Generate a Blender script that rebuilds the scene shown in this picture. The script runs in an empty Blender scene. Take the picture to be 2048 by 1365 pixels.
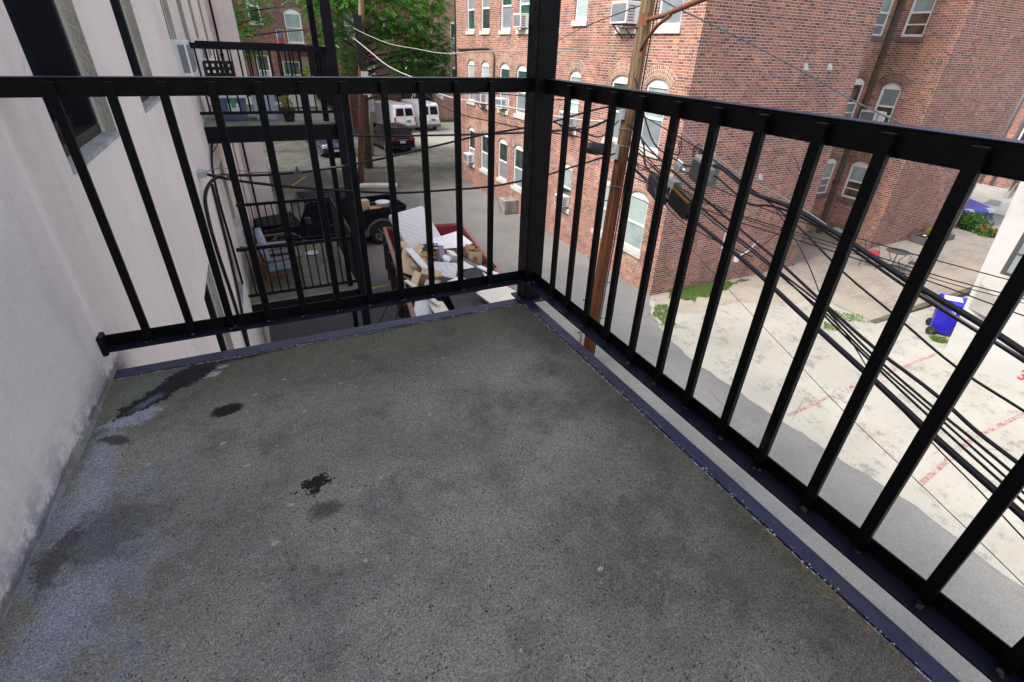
import bpy, bmesh, math, random
from mathutils import Vector, Matrix
random.seed(7)
C = bpy.context.scene.collection
R = math.radians
# ------------------------------------------------------------------ camera
cam_d = bpy.data.cameras.new('camera'); cam = bpy.data.objects.new('camera', cam_d); C.objects.link(cam)
def cam_rot(yaw, pitch, roll):
    cy, sy, cp, sp, cr, sr = math.cos(yaw), math.sin(yaw), math.cos(pitch), math.sin(pitch), math.cos(roll), math.sin(roll)
    f = Vector((-sy*cp, cy*cp, -sp)); r = Vector((cy, sy, 0)); u = r.cross(f)
    r2 = cr*r + sr*u; u2 = -sr*r + cr*u
    return Matrix((r2, u2, -f)).transposed()
cam.matrix_world = Matrix.Translation((-1.16125, -2.13125, 6.6)) @ cam_rot(-.467, .538, .040).to_4x4()
cam_d.sensor_width = 36; cam_d.lens = 36*985/2048; cam_d.clip_start = .05; cam_d.clip_end = 600
bpy.context.scene.camera = cam
# ------------------------------------------------------------------ world, sun, exposure
SUN_EL, SUN_AZ = 52, 178          # azimuth measured from +X, anticlockwise; the light comes from there
w = bpy.data.worlds.new('World'); bpy.context.scene.world = w; w.use_nodes = True
nt = w.node_tree; nt.nodes.clear()
sky = nt.nodes.new('ShaderNodeTexSky'); sky.sky_type = 'NISHITA'; sky.sun_disc = False
sky.sun_elevation = R(SUN_EL); sky.sun_rotation = R(90-SUN_AZ); sky.air_density = 1.0; sky.dust_density = 3.0; sky.ozone_density = 1.0
bg = nt.nodes.new('ShaderNodeBackground'); bg.inputs[1].default_value = .15
wo = nt.nodes.new('ShaderNodeOutputWorld'); hs = nt.nodes.new('ShaderNodeHueSaturation'); hs.inputs['Saturation'].default_value = .4; nt.links.new(sky.outputs[0], hs.inputs['Color']); nt.links.new(hs.outputs[0], bg.inputs[0]); nt.links.new(bg.outputs[0], wo.inputs[0])
sd = bpy.data.lights.new('sun', 'SUN'); sd.energy = 1.6; sd.angle = R(20); sd.color = (1, .95, .88)
so = bpy.data.objects.new('sun', sd); C.objects.link(so)
sv = Vector((math.cos(R(SUN_EL))*math.cos(R(SUN_AZ)), math.cos(R(SUN_EL))*math.sin(R(SUN_AZ)), math.sin(R(SUN_EL))))
so.rotation_euler = sv.to_track_quat('Z', 'Y').to_euler(); so.location = (0, 0, 30)
vs = bpy.context.scene.view_settings; vs.view_transform = 'Standard'; vs.look = 'None'; vs.gamma = 1; vs.exposure = 1.33
bpy.context.scene.render.film_transparent = False
bpy.context.scene.cycles.max_bounces = 8
# ------------------------------------------------------------------ materials
class NT:
    def __init__(s, name):
        s.m = bpy.data.materials.new(name); s.m.use_nodes = True; s.t = s.m.node_tree
        s.b = s.t.nodes['Principled BSDF']; s.o = s.t.nodes['Material Output']
    def n(s, typ, ins={}, **kw):
        nd = s.t.nodes.new('ShaderNode'+typ)
        for k, v in kw.items(): setattr(nd, k, v)
        for k, v in ins.items(): s.set(nd.inputs[k], v)
        return nd
    def set(s, sock, v):
        if isinstance(v, bpy.types.NodeSocket): s.t.links.new(v, sock)
        elif isinstance(v, bpy.types.Node): s.t.links.new(v.outputs[0], sock)
        elif isinstance(v, (tuple, list)) and sock.type == 'RGBA': sock.default_value = (*v[:3], 1)
        else: sock.default_value = v
    def math(s, op, a, b=0, c=0):
        nd = s.n('Math', operation=op); s.set(nd.inputs[0], a); s.set(nd.inputs[1], b); s.set(nd.inputs[2], c); return nd.outputs[0]
    def mix(s, f, a, b, mode='MIX'):
        nd = s.n('Mix', data_type='RGBA', blend_type=mode); s.set(nd.inputs[0], f); s.set(nd.inputs[6], a); s.set(nd.inputs[7], b); return nd.outputs[2]
    def noise(s, vec, scale, detail=4, rough=.55): 
        nd = s.n('TexNoise', {'Scale': scale, 'Detail': detail, 'Roughness': rough})
        if vec is not None: s.set(nd.inputs['Vector'], vec)
        return nd.outputs[0]
    def ramp(s, f, lo, hi, smooth=True, a=0, b=1):
        nd = s.n('MapRange', {0: f, 1: lo, 2: hi, 3: a, 4: b}, interpolation_type='SMOOTHSTEP' if smooth else 'LINEAR'); return nd.outputs[0]
    def pos(s): return s.n('NewGeometry').outputs['Position']
    def obj(s): return s.n('TexCoord').outputs['Object']
    def sep(s, v): nd = s.n('SeparateXYZ'); s.set(nd.inputs[0], v); return nd.outputs
    def bump(s, h, dist=.01, strength=.5):
        nd = s.n('Bump', {'Strength': strength, 'Distance': dist}); s.set(nd.inputs['Height'], h); s.set(s.b.inputs['Normal'], nd.outputs[0])
    def base(s, col, rough=None, metal=None, spec=None):
        s.set(s.b.inputs['Base Color'], col)
        if rough is not None: s.set(s.b.inputs['Roughness'], rough)
        if metal is not None: s.set(s.b.inputs['Metallic'], metal)
        if spec is not None: s.set(s.b.inputs['Specular IOR Level'], spec)
def mat(name, col, rough=.6, metal=0, var=(3, .15), bump=None, spec=.5, coat=0, dirt=None):
    t = NT(name); p = t.obj(); c = col
    if var:
        f = t.ramp(t.noise(p, var[0], 5), .3, .7, False, 1-var[1], 1+var[1])
        c = t.mix(1.0, col, t.n('CombineXYZ', {0: f, 1: f, 2: f}), 'MULTIPLY')
    if dirt:
        c = t.mix(t.ramp(t.noise(t.pos(), dirt[0], 6, .7), dirt[2], dirt[2]+.2), c, dirt[1])
    t.base(c, rough, metal, spec)
    if coat: t.b.inputs['Coat Weight'].default_value = coat
    if bump: t.bump(t.noise(p, bump[0], 3), bump[1], .6)
    return t.m
def brick(name, cols, mortar, bw=.205, bh=.0677, shift=.5, mw=.011, dark=(.5, 1.15), stain=None, offset=0):
    t = NT(name); uv = t.sep(t.n('UVMap').outputs[0])
    v = t.math('DIVIDE', uv[1], bh); row = t.math('FLOOR', v)
    # every seventh course is headers
    hd = t.math('COMPARE', t.math('MODULO', t.math('ADD', row, 700), 7), 0, .1) if shift else 0.0
    bwid = t.math('SUBTRACT', bw, t.math('MULTIPLY', hd, bw*.47))
    u = t.math('ADD', t.math('DIVIDE', uv[0], bwid), t.math('MULTIPLY', row, shift))
    wob = t.math('MULTIPLY', t.math('SUBTRACT', t.noise(t.n('UVMap').outputs[0], 9, 2), .5), .22)
    u = t.math('ADD', u, wob)
    uf = t.math('FLOOR', u)
    idv = t.n('CombineXYZ', {0: uf, 1: row, 2: offset})
    wn = t.n('TexWhiteNoise', noise_dimensions='3D'); t.set(wn.inputs['Vector'], idv)
    cr = t.n('ValToRGB'); t.set(cr.inputs[0], wn.outputs['Value'])
    el = cr.color_ramp.elements
    while len(el) < len(cols): el.new(.5)
    for i, (p_, c_) in enumerate(cols): el[i].position = p_; el[i].color = (*c_, 1)
    fu = t.math('MULTIPLY', t.math('FRACT', u), bwid); fv = t.math('MULTIPLY', t.math('FRACT', v), bh)
    jit = t.math('MULTIPLY', t.math('SUBTRACT', t.noise(t.n('UVMap').outputs[0], 60, 2), .5), .006)
    du = t.math('MINIMUM', fu, t.math('SUBTRACT', bwid, fu)); dv = t.math('MINIMUM', fv, t.math('SUBTRACT', bh, fv))
    d = t.math('ADD', t.math('MINIMUM', du, dv), jit)
    mk = t.ramp(d, mw*.45, mw*.62)
    big = t.ramp(t.noise(t.pos(), .55, 5, .6), .32, .68, False, dark[0]+.25, dark[1])
    fine = t.ramp(t.noise(t.pos(), 35, 4), .3, .7, False, .85, 1.12)
    ss = t.sep(t.pos()); sv2 = t.n('CombineXYZ', {0: t.math('MULTIPLY', ss[0], 2.2), 1: t.math('MULTIPLY', ss[1], 2.2), 2: t.math('MULTIPLY', ss[2], .22)})
    k = t.math('MULTIPLY', t.math('MULTIPLY', big, fine), t.ramp(t.noise(sv2, 1.0, 5, .65), .42, .66, True, 1.08, .74)); kv = t.n('CombineXYZ', {0: k, 1: k, 2: k})
    bc = t.mix(1.0, cr.outputs[0], kv, 'MULTIPLY')
    mm = t.mix(t.ramp(t.noise(t.pos(), 1.3, 4), .45, .7), mortar, tuple(x*.72 for x in mortar))
    c = t.mix(mk, mm, bc)
    if stain: c = t.mix(t.ramp(t.noise(t.pos(), .9, 6, .7), .52, .72, True, 0, .55), c, stain)
    t.base(c, .9, spec=.25); t.bump(mk, .006, .7)
    return t.m
BC = [(0, (.12, .07, .065)), (.16, (.17, .085, .075)), (.34, (.26, .115, .085)), (.6, (.31, .125, .085)), (.80, (.29, .135, .11)), (.92, (.40, .16, .09)), (1, (.48, .22, .11))]
M = {}
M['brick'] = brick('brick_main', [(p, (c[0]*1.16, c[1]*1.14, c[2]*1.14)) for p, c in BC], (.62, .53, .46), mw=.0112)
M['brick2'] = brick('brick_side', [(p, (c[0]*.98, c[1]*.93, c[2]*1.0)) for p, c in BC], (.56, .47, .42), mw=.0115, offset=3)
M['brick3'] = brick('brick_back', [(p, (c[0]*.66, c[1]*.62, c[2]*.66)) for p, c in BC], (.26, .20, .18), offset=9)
M['archb'] = brick('brick_arch', [(0, (.22, .13, .095)), (.5, (.36, .20, .14)), (1, (.46, .27, .18))], (.70, .60, .52), bw=.072, bh=.108, shift=0)
M['archd'] = brick('brick_arch_dark', [(0, (.16, .08, .06)), (.5, (.24, .12, .08)), (1, (.30, .15, .10))], (.40, .32, .28), bw=.072, bh=.108, shift=0)
# black gloss paint, slightly orange-peeled, with worn flecks
def paint_black(name, col=(.0014, .0014, .0022), rough=.5):
    t = NT(name); p = t.pos()
    fl = t.ramp(t.n('TexVoronoi', {'Vector': p, 'Scale': 55.0}).outputs['Distance'], .035, .06)
    fl = t.math('MAXIMUM', fl, t.ramp(t.noise(p, 7, 3), .60, .50))
    c = t.mix(fl, (.05, .05, .055), col)
    c = t.mix(t.ramp(t.noise(p, 5, 5, .7), .62, .75), c, (.03, .028, .026))
    t.base(c, t.ramp(t.noise(p, 18, 3), .3, .7, False, rough-.1, rough+.15), spec=.16)
    t.bump(t.math('ADD', t.noise(p, 95, 2), t.math('MULTIPLY', t.noise(p, 22, 2), 1.4)), .0025, .55)
    return t.m
M['black'] = paint_black('black_paint')
M['blackd'] = paint_black('black_paint_dull', (.004, .004, .008), .5)
def steel_edge():
    t = NT('edge_sky_tint'); p = t.pos()
    c = t.mix(t.ramp(t.noise(p, 6, 6, .7), .35, .65), (.012, .012, .045), (.030, .032, .100))  # blue base is sky reflection painted into the dark steel
    c = t.mix(t.ramp(t.noise(p, 3, 8, .8), .50, .62, True, 0, .65), c, (.030, .029, .034))
    c = t.mix(t.ramp(t.noise(p, 30, 4, .7), .64, .70), c, (.008, .008, .012))
    c = t.mix(t.ramp(t.noise(p, 14, 5, .8), .67, .70), c, (.26, .25, .27))
    c = t.mix(t.ramp(t.noise(p, 8, 7, .75), .60, .70, True, 0, .7), c, (.10, .055, .045))
    t.base(c, .45, spec=.30); t.bump(t.noise(p, 60, 3), .002, .6); return t.m
M['edge'] = steel_edge()
M['weld'] = mat('rusty_weld', (.035, .018, .012), .8, var=(60, .6))
M['flake'] = mat('paint_flake', (.36, .36, .39), .8, var=(30, .5))
M['navy'] = paint_black('black_paint_sky_tint', (.006, .006, .017), .45)  # black rail paint with the flange's blue skylight put into the colour
def deckmat():
    t = NT('worn_concrete'); p = t.pos(); s = t.sep(p); x, y = s[0], s[1]
    ragn = t.math('SUBTRACT', t.noise(p, 26, 8, .72), .5); rag2 = t.math('SUBTRACT', t.noise(p, 85, 4, .6), .5)
    def ell(cx, cy, rx, ry, ang=0, warp=.9, soft=.18, fine=.5):
        a = R(ang); dx = t.math('SUBTRACT', x, cx); dy = t.math('SUBTRACT', y, cy)
        lx = t.math('DIVIDE', t.math('ADD', t.math('MULTIPLY', dx, math.cos(a)), t.math('MULTIPLY', dy, math.sin(a))), rx)
        ly = t.math('DIVIDE', t.math('SUBTRACT', t.math('MULTIPLY', dy, math.cos(a)), t.math('MULTIPLY', dx, math.sin(a))), ry)
        d = t.math('SQRT', t.math('ADD', t.math('MULTIPLY', lx, lx), t.math('MULTIPLY', ly, ly)))
        d = t.math('ADD', d, t.math('ADD', t.math('MULTIPLY', ragn, warp*2.4), t.math('MULTIPLY', rag2, fine*1.4)))
        return t.ramp(d, 1-soft/2, 1+soft/2, True, 1, 0)
    n1 = t.noise(p, 1.3, 7, .62); n2 = t.noise(p, 4.2, 8, .7); n3 = t.noise(p, 11, 8, .72)
    c = t.mix(t.ramp(n1, .35, .65), (.145, .139, .118), (.235, .224, .188))
    c = t.mix(t.ramp(n2, .46, .66, True, 0, .65), c, (.072, .071, .060))
    c = t.mix(t.ramp(n3, .50, .66, True, 0, .55), c, (.215, .205, .175))
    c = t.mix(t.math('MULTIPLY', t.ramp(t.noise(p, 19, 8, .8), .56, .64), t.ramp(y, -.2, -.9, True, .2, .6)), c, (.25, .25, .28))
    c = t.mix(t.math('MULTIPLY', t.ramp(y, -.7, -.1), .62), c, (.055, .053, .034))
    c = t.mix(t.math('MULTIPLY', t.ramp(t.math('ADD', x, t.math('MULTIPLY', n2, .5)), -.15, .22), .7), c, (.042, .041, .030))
    # bloom of salts towards wall and viewer, its blue painted as sky reflection
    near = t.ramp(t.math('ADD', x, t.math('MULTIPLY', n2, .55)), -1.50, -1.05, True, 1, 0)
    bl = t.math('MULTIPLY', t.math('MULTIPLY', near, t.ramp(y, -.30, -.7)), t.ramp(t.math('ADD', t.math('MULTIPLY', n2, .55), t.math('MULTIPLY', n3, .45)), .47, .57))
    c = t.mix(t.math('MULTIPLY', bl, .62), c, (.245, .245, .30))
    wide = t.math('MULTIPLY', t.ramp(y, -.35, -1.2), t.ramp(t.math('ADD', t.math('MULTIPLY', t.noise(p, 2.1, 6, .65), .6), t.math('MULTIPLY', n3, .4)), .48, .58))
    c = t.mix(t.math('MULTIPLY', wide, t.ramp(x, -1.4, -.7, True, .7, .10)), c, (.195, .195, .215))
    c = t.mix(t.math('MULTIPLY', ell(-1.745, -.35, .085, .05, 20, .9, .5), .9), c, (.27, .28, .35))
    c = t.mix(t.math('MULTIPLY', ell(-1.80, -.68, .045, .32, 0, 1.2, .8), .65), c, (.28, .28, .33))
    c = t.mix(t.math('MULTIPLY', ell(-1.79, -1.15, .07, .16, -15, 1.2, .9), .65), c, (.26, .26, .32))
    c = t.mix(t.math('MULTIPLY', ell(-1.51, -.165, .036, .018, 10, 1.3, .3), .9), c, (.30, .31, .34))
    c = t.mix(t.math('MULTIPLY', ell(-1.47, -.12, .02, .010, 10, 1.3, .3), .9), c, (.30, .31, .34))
    c = t.mix(t.math('MULTIPLY', ell(-1.735, -.17, .09, .06, 30, .9, .7), .6), c, (.12, .15, .125))
    # black tar-like patches
    c = t.mix(ell(-1.60, -.15, .15, .060, 42, .7, .12), c, (.006, .0055, .009))
    c = t.mix(ell(-1.71, -.265, .11, .042, 36, .9, .12), c, (.006, .0055, .009))
    c = t.mix(t.math('MULTIPLY', ell(-1.715, -.275, .06, .018, 40, 1.0, .9), .65), c, (.13, .13, .21))
    c = t.mix(t.math('MULTIPLY', ell(-1.36, -.072, .24, .016, 4, 1.1, .6), .9), c, (.012, .012, .014))
    c = t.mix(t.math('MULTIPLY', ell(-.75, -.066, .5, .012, 0, 1.3, .8), .7), c, (.022, .022, .02))
    c = t.mix(ell(-1.452, -.433, .052, .034, 12, .25, .40, .5), c, (.004, .004, .005))
    c = t.mix(ell(-1.205, -.925, .046, .032, 20, 1.7, .10, 1.2), c, (.004, .004, .0055))
    c = t.mix(t.math('MULTIPLY', ell(-1.19, -1.04, .045, .03, 0, 1.0, .9), .75), c, (.038, .036, .038))
    c = t.mix(t.math('MULTIPLY', ell(-1.74, -.88, .13, .10, 30, .9, .9), .8), c, (.080, .080, .080))
    c = t.mix(t.math('MULTIPLY', ell(-1.83, -.92, .035, .10, -10, 1.8, .8), .7), c, (.050, .048, .046))
    pass
    c = t.mix(t.math('MULTIPLY', ell(-1.775, -.47, .022, .045, 60, 1.4, .6), .85), c, (.028, .026, .018))
    for (cx, cy, r_) in [(-.786, -.745, .010), (-.57, -1.525, .009), (-1.671, -.635, .011), (-1.087, -1.004, .007), (-1.358, -.375, .008), (-1.05, -.42, .006), (-1.00, -.47, .007), (-.74, -.95, .004), (-.9, -1.3, .005), (-.62, -.40, .005), (-1.25, -.31, .007), (-1.15, -.62, .005), (-.85, -1.62, .005), (-1.3, -.7, .004), (-1.46, -.62, .012), (-1.39, -.76, .010), (-1.28, -.98, .009), (-1.20, -.55, .007), (-1.33, -1.10, .010), (-1.12, -1.25, .008), (-1.02, -.98, .007), (-.95, -1.12, .006), (-.5, -.9, .005), (-.82, -1.0, .004), (-1.1, -.34, .005), (-.98, -.28, .005)]:
        c = t.mix(ell(cx, cy, r_, r_*.7, 30, .5, .3, .4), c, (.30, .31, .33))
    for (cx, cy) in [(-.91, -1.207), (-.66, -1.35), (-.93, -1.5), (-.70, -1.46)]:
        c = t.mix(ell(cx, cy, .003, .0025, 0, .2, .3, .2), c, (.02, .22, .22))
    rust = t.math('MULTIPLY', t.ramp(t.math('ADD', x, t.math('MULTIPLY', n3, .09)), -.050, -.015), t.ramp(y, -1.35, -1.75))
    c = t.mix(t.math('MULTIPLY', rust, t.ramp(t.noise(p, 30, 6, .7), .42, .60, True, 0, .8)), c, (.17, .115, .05))
    flake = t.math('MULTIPLY', t.math('MAXIMUM', t.ramp(t.math('ADD', x, t.math('MULTIPLY', t.noise(p, 34, 6, .75), .040)), -.0400, -.0370), t.ramp(t.math('ADD', y, t.math('MULTIPLY', t.noise(p, 34, 5), .016)), -.0565, -.0535)), t.ramp(t.noise(p, 10, 7, .8), .43, .55))
    c = t.mix(flake, c, (.38, .37, .43))
    # aggregate and pits
    pkm = t.ramp(t.math('ADD', x, t.math('MULTIPLY', n1, .8)), -1.2, -.2)
    g1 = t.ramp(t.noise(p, 300, 3, .75), .34, .66, False, .42, 1.58)
    v1 = t.n('TexVoronoi', {'Vector': p, 'Scale': 260.0}); g2 = t.ramp(t.sep(v1.outputs['Color'])[0], 0, 1, False, .74, 1.28)
    dk = t.ramp(t.noise(p, 120, 3, .6), .60, .68, True, 1, .35); dk = t.math('ADD', t.math('MULTIPLY', dk, pkm), t.math('SUBTRACT', 1, pkm))
    sp = t.math('MULTIPLY', t.math('MULTIPLY', g1, g2), dk); c = t.mix(1.0, c, t.n('CombineXYZ', {0: sp, 1: sp, 2: sp}), 'MULTIPLY')
    v2 = t.n('TexVoronoi', {'Vector': p, 'Scale': 105.0}); v3 = t.n('TexVoronoi', {'Vector': p, 'Scale': 42.0})
    pk = t.ramp(n1, .35, .62, False, .80, .48)
    pit = t.math('MULTIPLY', t.ramp(t.math('ADD', v2.outputs['Distance'], t.math('MULTIPLY', ragn, 1.2)), .22, .14), t.ramp(t.math('SUBTRACT', t.sep(v2.outputs['Color'])[1], pk), 0, .03))
    pit2 = t.math('MULTIPLY', t.ramp(t.math('ADD', v3.outputs['Distance'], t.math('MULTIPLY', ragn, .6)), .07, .04), t.ramp(t.sep(v3.outputs['Color'])[1], .72, .75))
    c = t.mix(t.math('MULTIPLY', t.math('MAXIMUM', pit, pit2), .82), c, (.018, .018, .020))
    wh = t.math('MULTIPLY', t.ramp(v2.outputs['Distance'], .28, .18), t.ramp(t.sep(v2.outputs['Color'])[2], .94, .95))
    c = t.mix(t.math('MULTIPLY', wh, .8), c, (.30, .30, .29))
    t.base(c, .80, spec=.35)
    h = t.math('ADD', t.math('ADD', t.noise(p, 200, 3), t.math('MULTIPLY', n3, 1.2)), t.math('MULTIPLY', t.math('MAXIMUM', pit, pit2), -1.0))
    t.bump(h, .0035, .8)
    return t.m
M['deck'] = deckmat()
def stucco(name, col, streak=.12, tint=(.46, .44, .47)):
    t = NT(name); p = t.pos(); s = t.sep(p)
    n = t.noise(p, .9, 5, .6)
    c = t.mix(t.ramp(n, .38, .65), col, tuple(a*.90 for a in col))
    sv_ = t.n('CombineXYZ', {0: t.math('MULTIPLY', s[0], 5), 1: t.math('MULTIPLY', s[1], 5), 2: t.math('MULTIPLY', s[2], .55)})
    c = t.mix(t.ramp(t.noise(sv_, 1, 6, .7), .52, .75, True, 0, .55), c, tuple(a*.74 for a in col))
    c = t.mix(t.ramp(t.noise(p, 9, 6, .75), .64, .74, True, 0, .5), c, tuple(a*.55 for a in col))
    # finger-thin cracks and dirt specks
    vo = t.n('TexVoronoi', {'Vector': t.mix(.12, p, t.n('TexNoise', {'Vector': p, 'Scale': 2.0}).outputs['Color']), 'Scale': .55}, feature='DISTANCE_TO_EDGE')
    c = t.mix(t.math('MULTIPLY', t.ramp(vo.outputs['Distance'], .0035, .001), t.ramp(n, .54, .60, True, 0, .5)), c, tuple(a*.5 for a in col))
    low = t.math('MULTIPLY', t.math('MULTIPLY', t.ramp(s[2], 5.62, 5.44), t.ramp(s[2], 5.2, 5.4)), t.ramp(s[1], .3, .0)); c = t.mix(t.math('MULTIPLY', low, t.ramp(t.noise(p, 9, 7, .8), .40, .58, True, 0, .85)), c, (.27, .27, .30))
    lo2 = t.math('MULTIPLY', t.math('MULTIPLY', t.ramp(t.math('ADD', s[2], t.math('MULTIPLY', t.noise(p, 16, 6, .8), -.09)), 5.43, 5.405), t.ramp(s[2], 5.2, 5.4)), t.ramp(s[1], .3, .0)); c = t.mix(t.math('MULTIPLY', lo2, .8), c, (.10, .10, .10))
    t.base(c, .9, spec=.2)
    t.bump(t.math('ADD', t.math('ADD', t.noise(p, 130, 3), t.math('MULTIPLY', t.noise(p, 38, 3), 1.1)), t.math('MULTIPLY', t.noise(p, 3.0, 3), 6)), .0026, .75)
    return t.m
M['stucco'] = stucco('stucco', (.74, .685, .665))
M['stuccow'] = stucco('stucco_white', (.47, .462, .445))
M['jamb'] = mat('rough_jamb', (.47, .43, .36), .95, var=(4, .2), bump=(60, .02))
M['sillc'] = mat('weathered_sill', (.33, .33, .35), .9, var=(8, .3), bump=(90, .005))
def asphalt():
    t = NT('asphalt'); p = t.pos(); s = t.sep(p)
    n = t.noise(p, .35, 6, .6)
    c = t.mix(t.ramp(n, .35, .65), (.165, .165, .165), (.215, .213, .205))
    # old yard beyond, patchy and leaf-littered
    far = t.ramp(t.math('ADD', s[1], t.math('MULTIPLY', n, 6)), 25.5, 28.5)
    c = t.mix(far, c, t.mix(t.ramp(t.noise(p, 1.1, 8, .8), .40, .68), (.062, .066, .060), (.135, .122, .10)))
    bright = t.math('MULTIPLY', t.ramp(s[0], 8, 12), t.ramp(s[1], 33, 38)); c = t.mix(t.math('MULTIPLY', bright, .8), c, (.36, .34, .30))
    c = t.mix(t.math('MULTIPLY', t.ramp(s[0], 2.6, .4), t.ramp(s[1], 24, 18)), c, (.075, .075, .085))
    c = t.mix(t.ramp(t.noise(p, 2.6, 6, .7), .55, .72, True, 0, .5), c, (.11, .11, .115))
    wp = t.mix(.2, p, t.n('TexNoise', {'Vector': p, 'Scale': 1.3}).outputs['Color'])
    vo = t.n('TexVoronoi', {'Vector': wp, 'Scale': .45}, feature='DISTANCE_TO_EDGE')
    c = t.mix(t.math('MULTIPLY', t.ramp(vo.outputs['Distance'], .008, .002), t.ramp(t.noise(p, .7, 2), .52, .62, True, 0, .6)), c, (.07, .07, .07))
    sp = t.ramp(t.sep(t.n('TexVoronoi', {'Vector': p, 'Scale': 60.0}).outputs['Color'])[0], 0, 1, False, .86, 1.15)
    c = t.mix(1.0, c, t.n('CombineXYZ', {0: sp, 1: sp, 2: sp}), 'MULTIPLY')
    t.base(c, .92, spec=.25); t.bump(t.noise(p, 70, 3), .006, .6); return t.m
M['asphalt'] = asphalt()
def padm(name, col, dark, lo=.56):
    t = NT(name); p = t.pos()
    c = t.mix(t.ramp(t.noise(p, .5, 5), .35, .65), col, tuple(a*.86 for a in col))
    c = t.mix(t.ramp(t.noise(p, 1.6, 9, .82), lo, lo+.12, True, 0, .85), c, dark)
    c = t.mix(t.ramp(t.noise(p, 9, 8, .8), .58, .66, True, 0, .6), c, tuple(a*.8 for a in dark))
    wp = t.mix(.25, p, t.n('TexNoise', {'Vector': p, 'Scale': 1.1}).outputs['Color'])
    vo = t.n('TexVoronoi', {'Vector': wp, 'Scale': .33}, feature='DISTANCE_TO_EDGE')
    c = t.mix(t.math('MULTIPLY', t.ramp(vo.outputs['Distance'], .005, .001, True, 0, .5), t.ramp(t.noise(p, 1.7, 3), .45, .6)), c, tuple(a*.6 for a in dark))
    t.base(c, .9, spec=.2); t.bump(t.noise(p, 40, 4), .006, .5); return t.m
M['pad'] = padm('old_concrete', (.40, .385, .34), (.20, .195, .18), .51)
M['dirtpad'] = padm('sandy_concrete', (.36, .32, .265), (.24, .22, .18), .5)
M['walk'] = padm('sidewalk_concrete', (.38, .37, .34), (.27, .265, .25), .6)
def paver():
    t = NT('patio_pavers'); p = t.pos()
    b = t.n('TexBrick', {'Vector': p, 'Color1': (.31, .27, .235), 'Color2': (.24, .21, .185), 'Mortar': (.17, .155, .13), 'Scale': 1.0, 'Mortar Size': .009, 'Brick Width': .30, 'Row Height': .15, 'Bias': 0.0})
    c = t.mix(t.ramp(t.noise(p, .8, 5), .35, .65, True, 0, .85), b.outputs[0], (.34, .30, .255))
    t.base(c, .9, spec=.2); return t.m
M['paver'] = paver()
M['curb'] = mat('curb_stone', (.095, .09, .065), .9, var=(5, .4), bump=(30, .01))
M['yellow'] = mat('worn_yellow_paint', (.36, .28, .06), .8, var=(6, .4))
def redpaint():
    t = NT('worn_red_paint'); p = t.pos()
    t.base(t.mix(t.ramp(t.noise(p, 7, 7, .8), .42, .56), (.30, .10, .09), (.37, .33, .30)), .85); return t.m
M['redp'] = redpaint()
M['redt'] = mat('red_stencil', (.42, .05, .04), .7)
def wood(name, a, b, sc=1.0):
    t = NT(name); p = t.obj(); s = t.sep(p)
    v = t.n('CombineXYZ', {0: t.math('MULTIPLY', s[0], 14*sc), 1: t.math('MULTIPLY', s[1], 14*sc), 2: t.math('MULTIPLY', s[2], .35)})
    n = t.noise(v, 1.6, 7, .7)
    up = t.ramp(t.math('ADD', s[2], t.math('MULTIPLY', t.noise(v, 1, 3), 1.5)), 5.2, 8.2)
    c = t.mix(t.ramp(n, .38, .62), a, b)
    c = t.mix(t.math('MULTIPLY', up, .75), c, t.mix(t.ramp(n, .4, .6), (.16, .115, .06), (.32, .26, .17)))
    c = t.mix(t.ramp(t.noise(v, 4, 4, .6), .63, .68), c, (.025, .012, .008))
    t.base(c, .85, spec=.2); t.bump(n, .012, .8); return t.m
M['pole'] = wood('pole_wood', (.050, .017, .007), (.135, .050, .020))
M['pole2'] = wood('pole_wood_dark', (.06, .03, .022), (.14, .065, .045))
M['white'] = mat('white_paint', (.78, .77, .75), .5, var=(6, .05))
M['sill'] = mat('limestone_sill', (.52, .51, .45), .85, var=(9, .2))
M['silld'] = mat('brown_sill', (.16, .12, .11), .85, var=(9, .2))
M['vent'] = mat('weathered_vent', (.36, .35, .34), .6, var=(20, .2))
M['cream'] = mat('cream_metal', (.62, .60, .54), .5)
def pane(name, c1, c2, stripes=0, rough=.08):
    t = NT(name); p = t.pos(); s = t.sep(p)
    c = t.mix(t.ramp(t.noise(p, 2.3, 3), .4, .6), c1, c2)
    if stripes:
        st = t.ramp(t.math('FRACT', t.math('MULTIPLY', s[2], stripes)), .70, .85)
        c = t.mix(st, c, tuple(a*.5 for a in c1))
    t.base(c, rough, spec=.8); return t.m
M['p_blind'] = pane('pane_blind', (.40, .52, .48), (.46, .57, .52), 22)
M['p_shade'] = pane('pane_shade', (.26, .34, .33), (.34, .42, .40))
M['p_dark'] = pane('pane_dark', (.022, .035, .033), (.05, .065, .06))
M['p_green'] = pane('pane_green', (.03, .085, .062), (.05, .12, .09), 18)
M['p_screen'] = pane('pane_screen', (.19, .22, .235), (.23, .26, .28), rough=.3)
M['p_glow'] = pane('pane_lit_stuff', (.045, .04, .04), (.13, .10, .06))
M['glass'] = mat('car_glass', (.008, .010, .014), .08, var=None, spec=.5, coat=.3)
M['glassb'] = mat('dark_window_glass', (.006, .006, .014), .2, var=None, spec=.5)
M['glassg'] = mat('green_glass', (.01, .10, .055), .08, var=(3, .5), spec=.9)
M['acw'] = mat('ac_white', (.72, .72, .73), .45, var=(8, .04))
M['grille'] = mat('ac_grille', (.18, .19, .21), .6)
M['bronze'] = mat('bronze_frame', (.008, .006, .008), .5, var=None)
M['bronzel'] = mat('navy_frame', (.007, .007, .012), .4, var=(4, .2))
M['downpipe'] = mat('brown_downpipe', (.10, .085, .065), .55)
M['cable'] = mat('cable_black', (.005, .005, .008), .45, var=None, spec=.22)
M['cableg'] = mat('cable_grey', (.42, .41, .38), .6, var=None)
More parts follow.
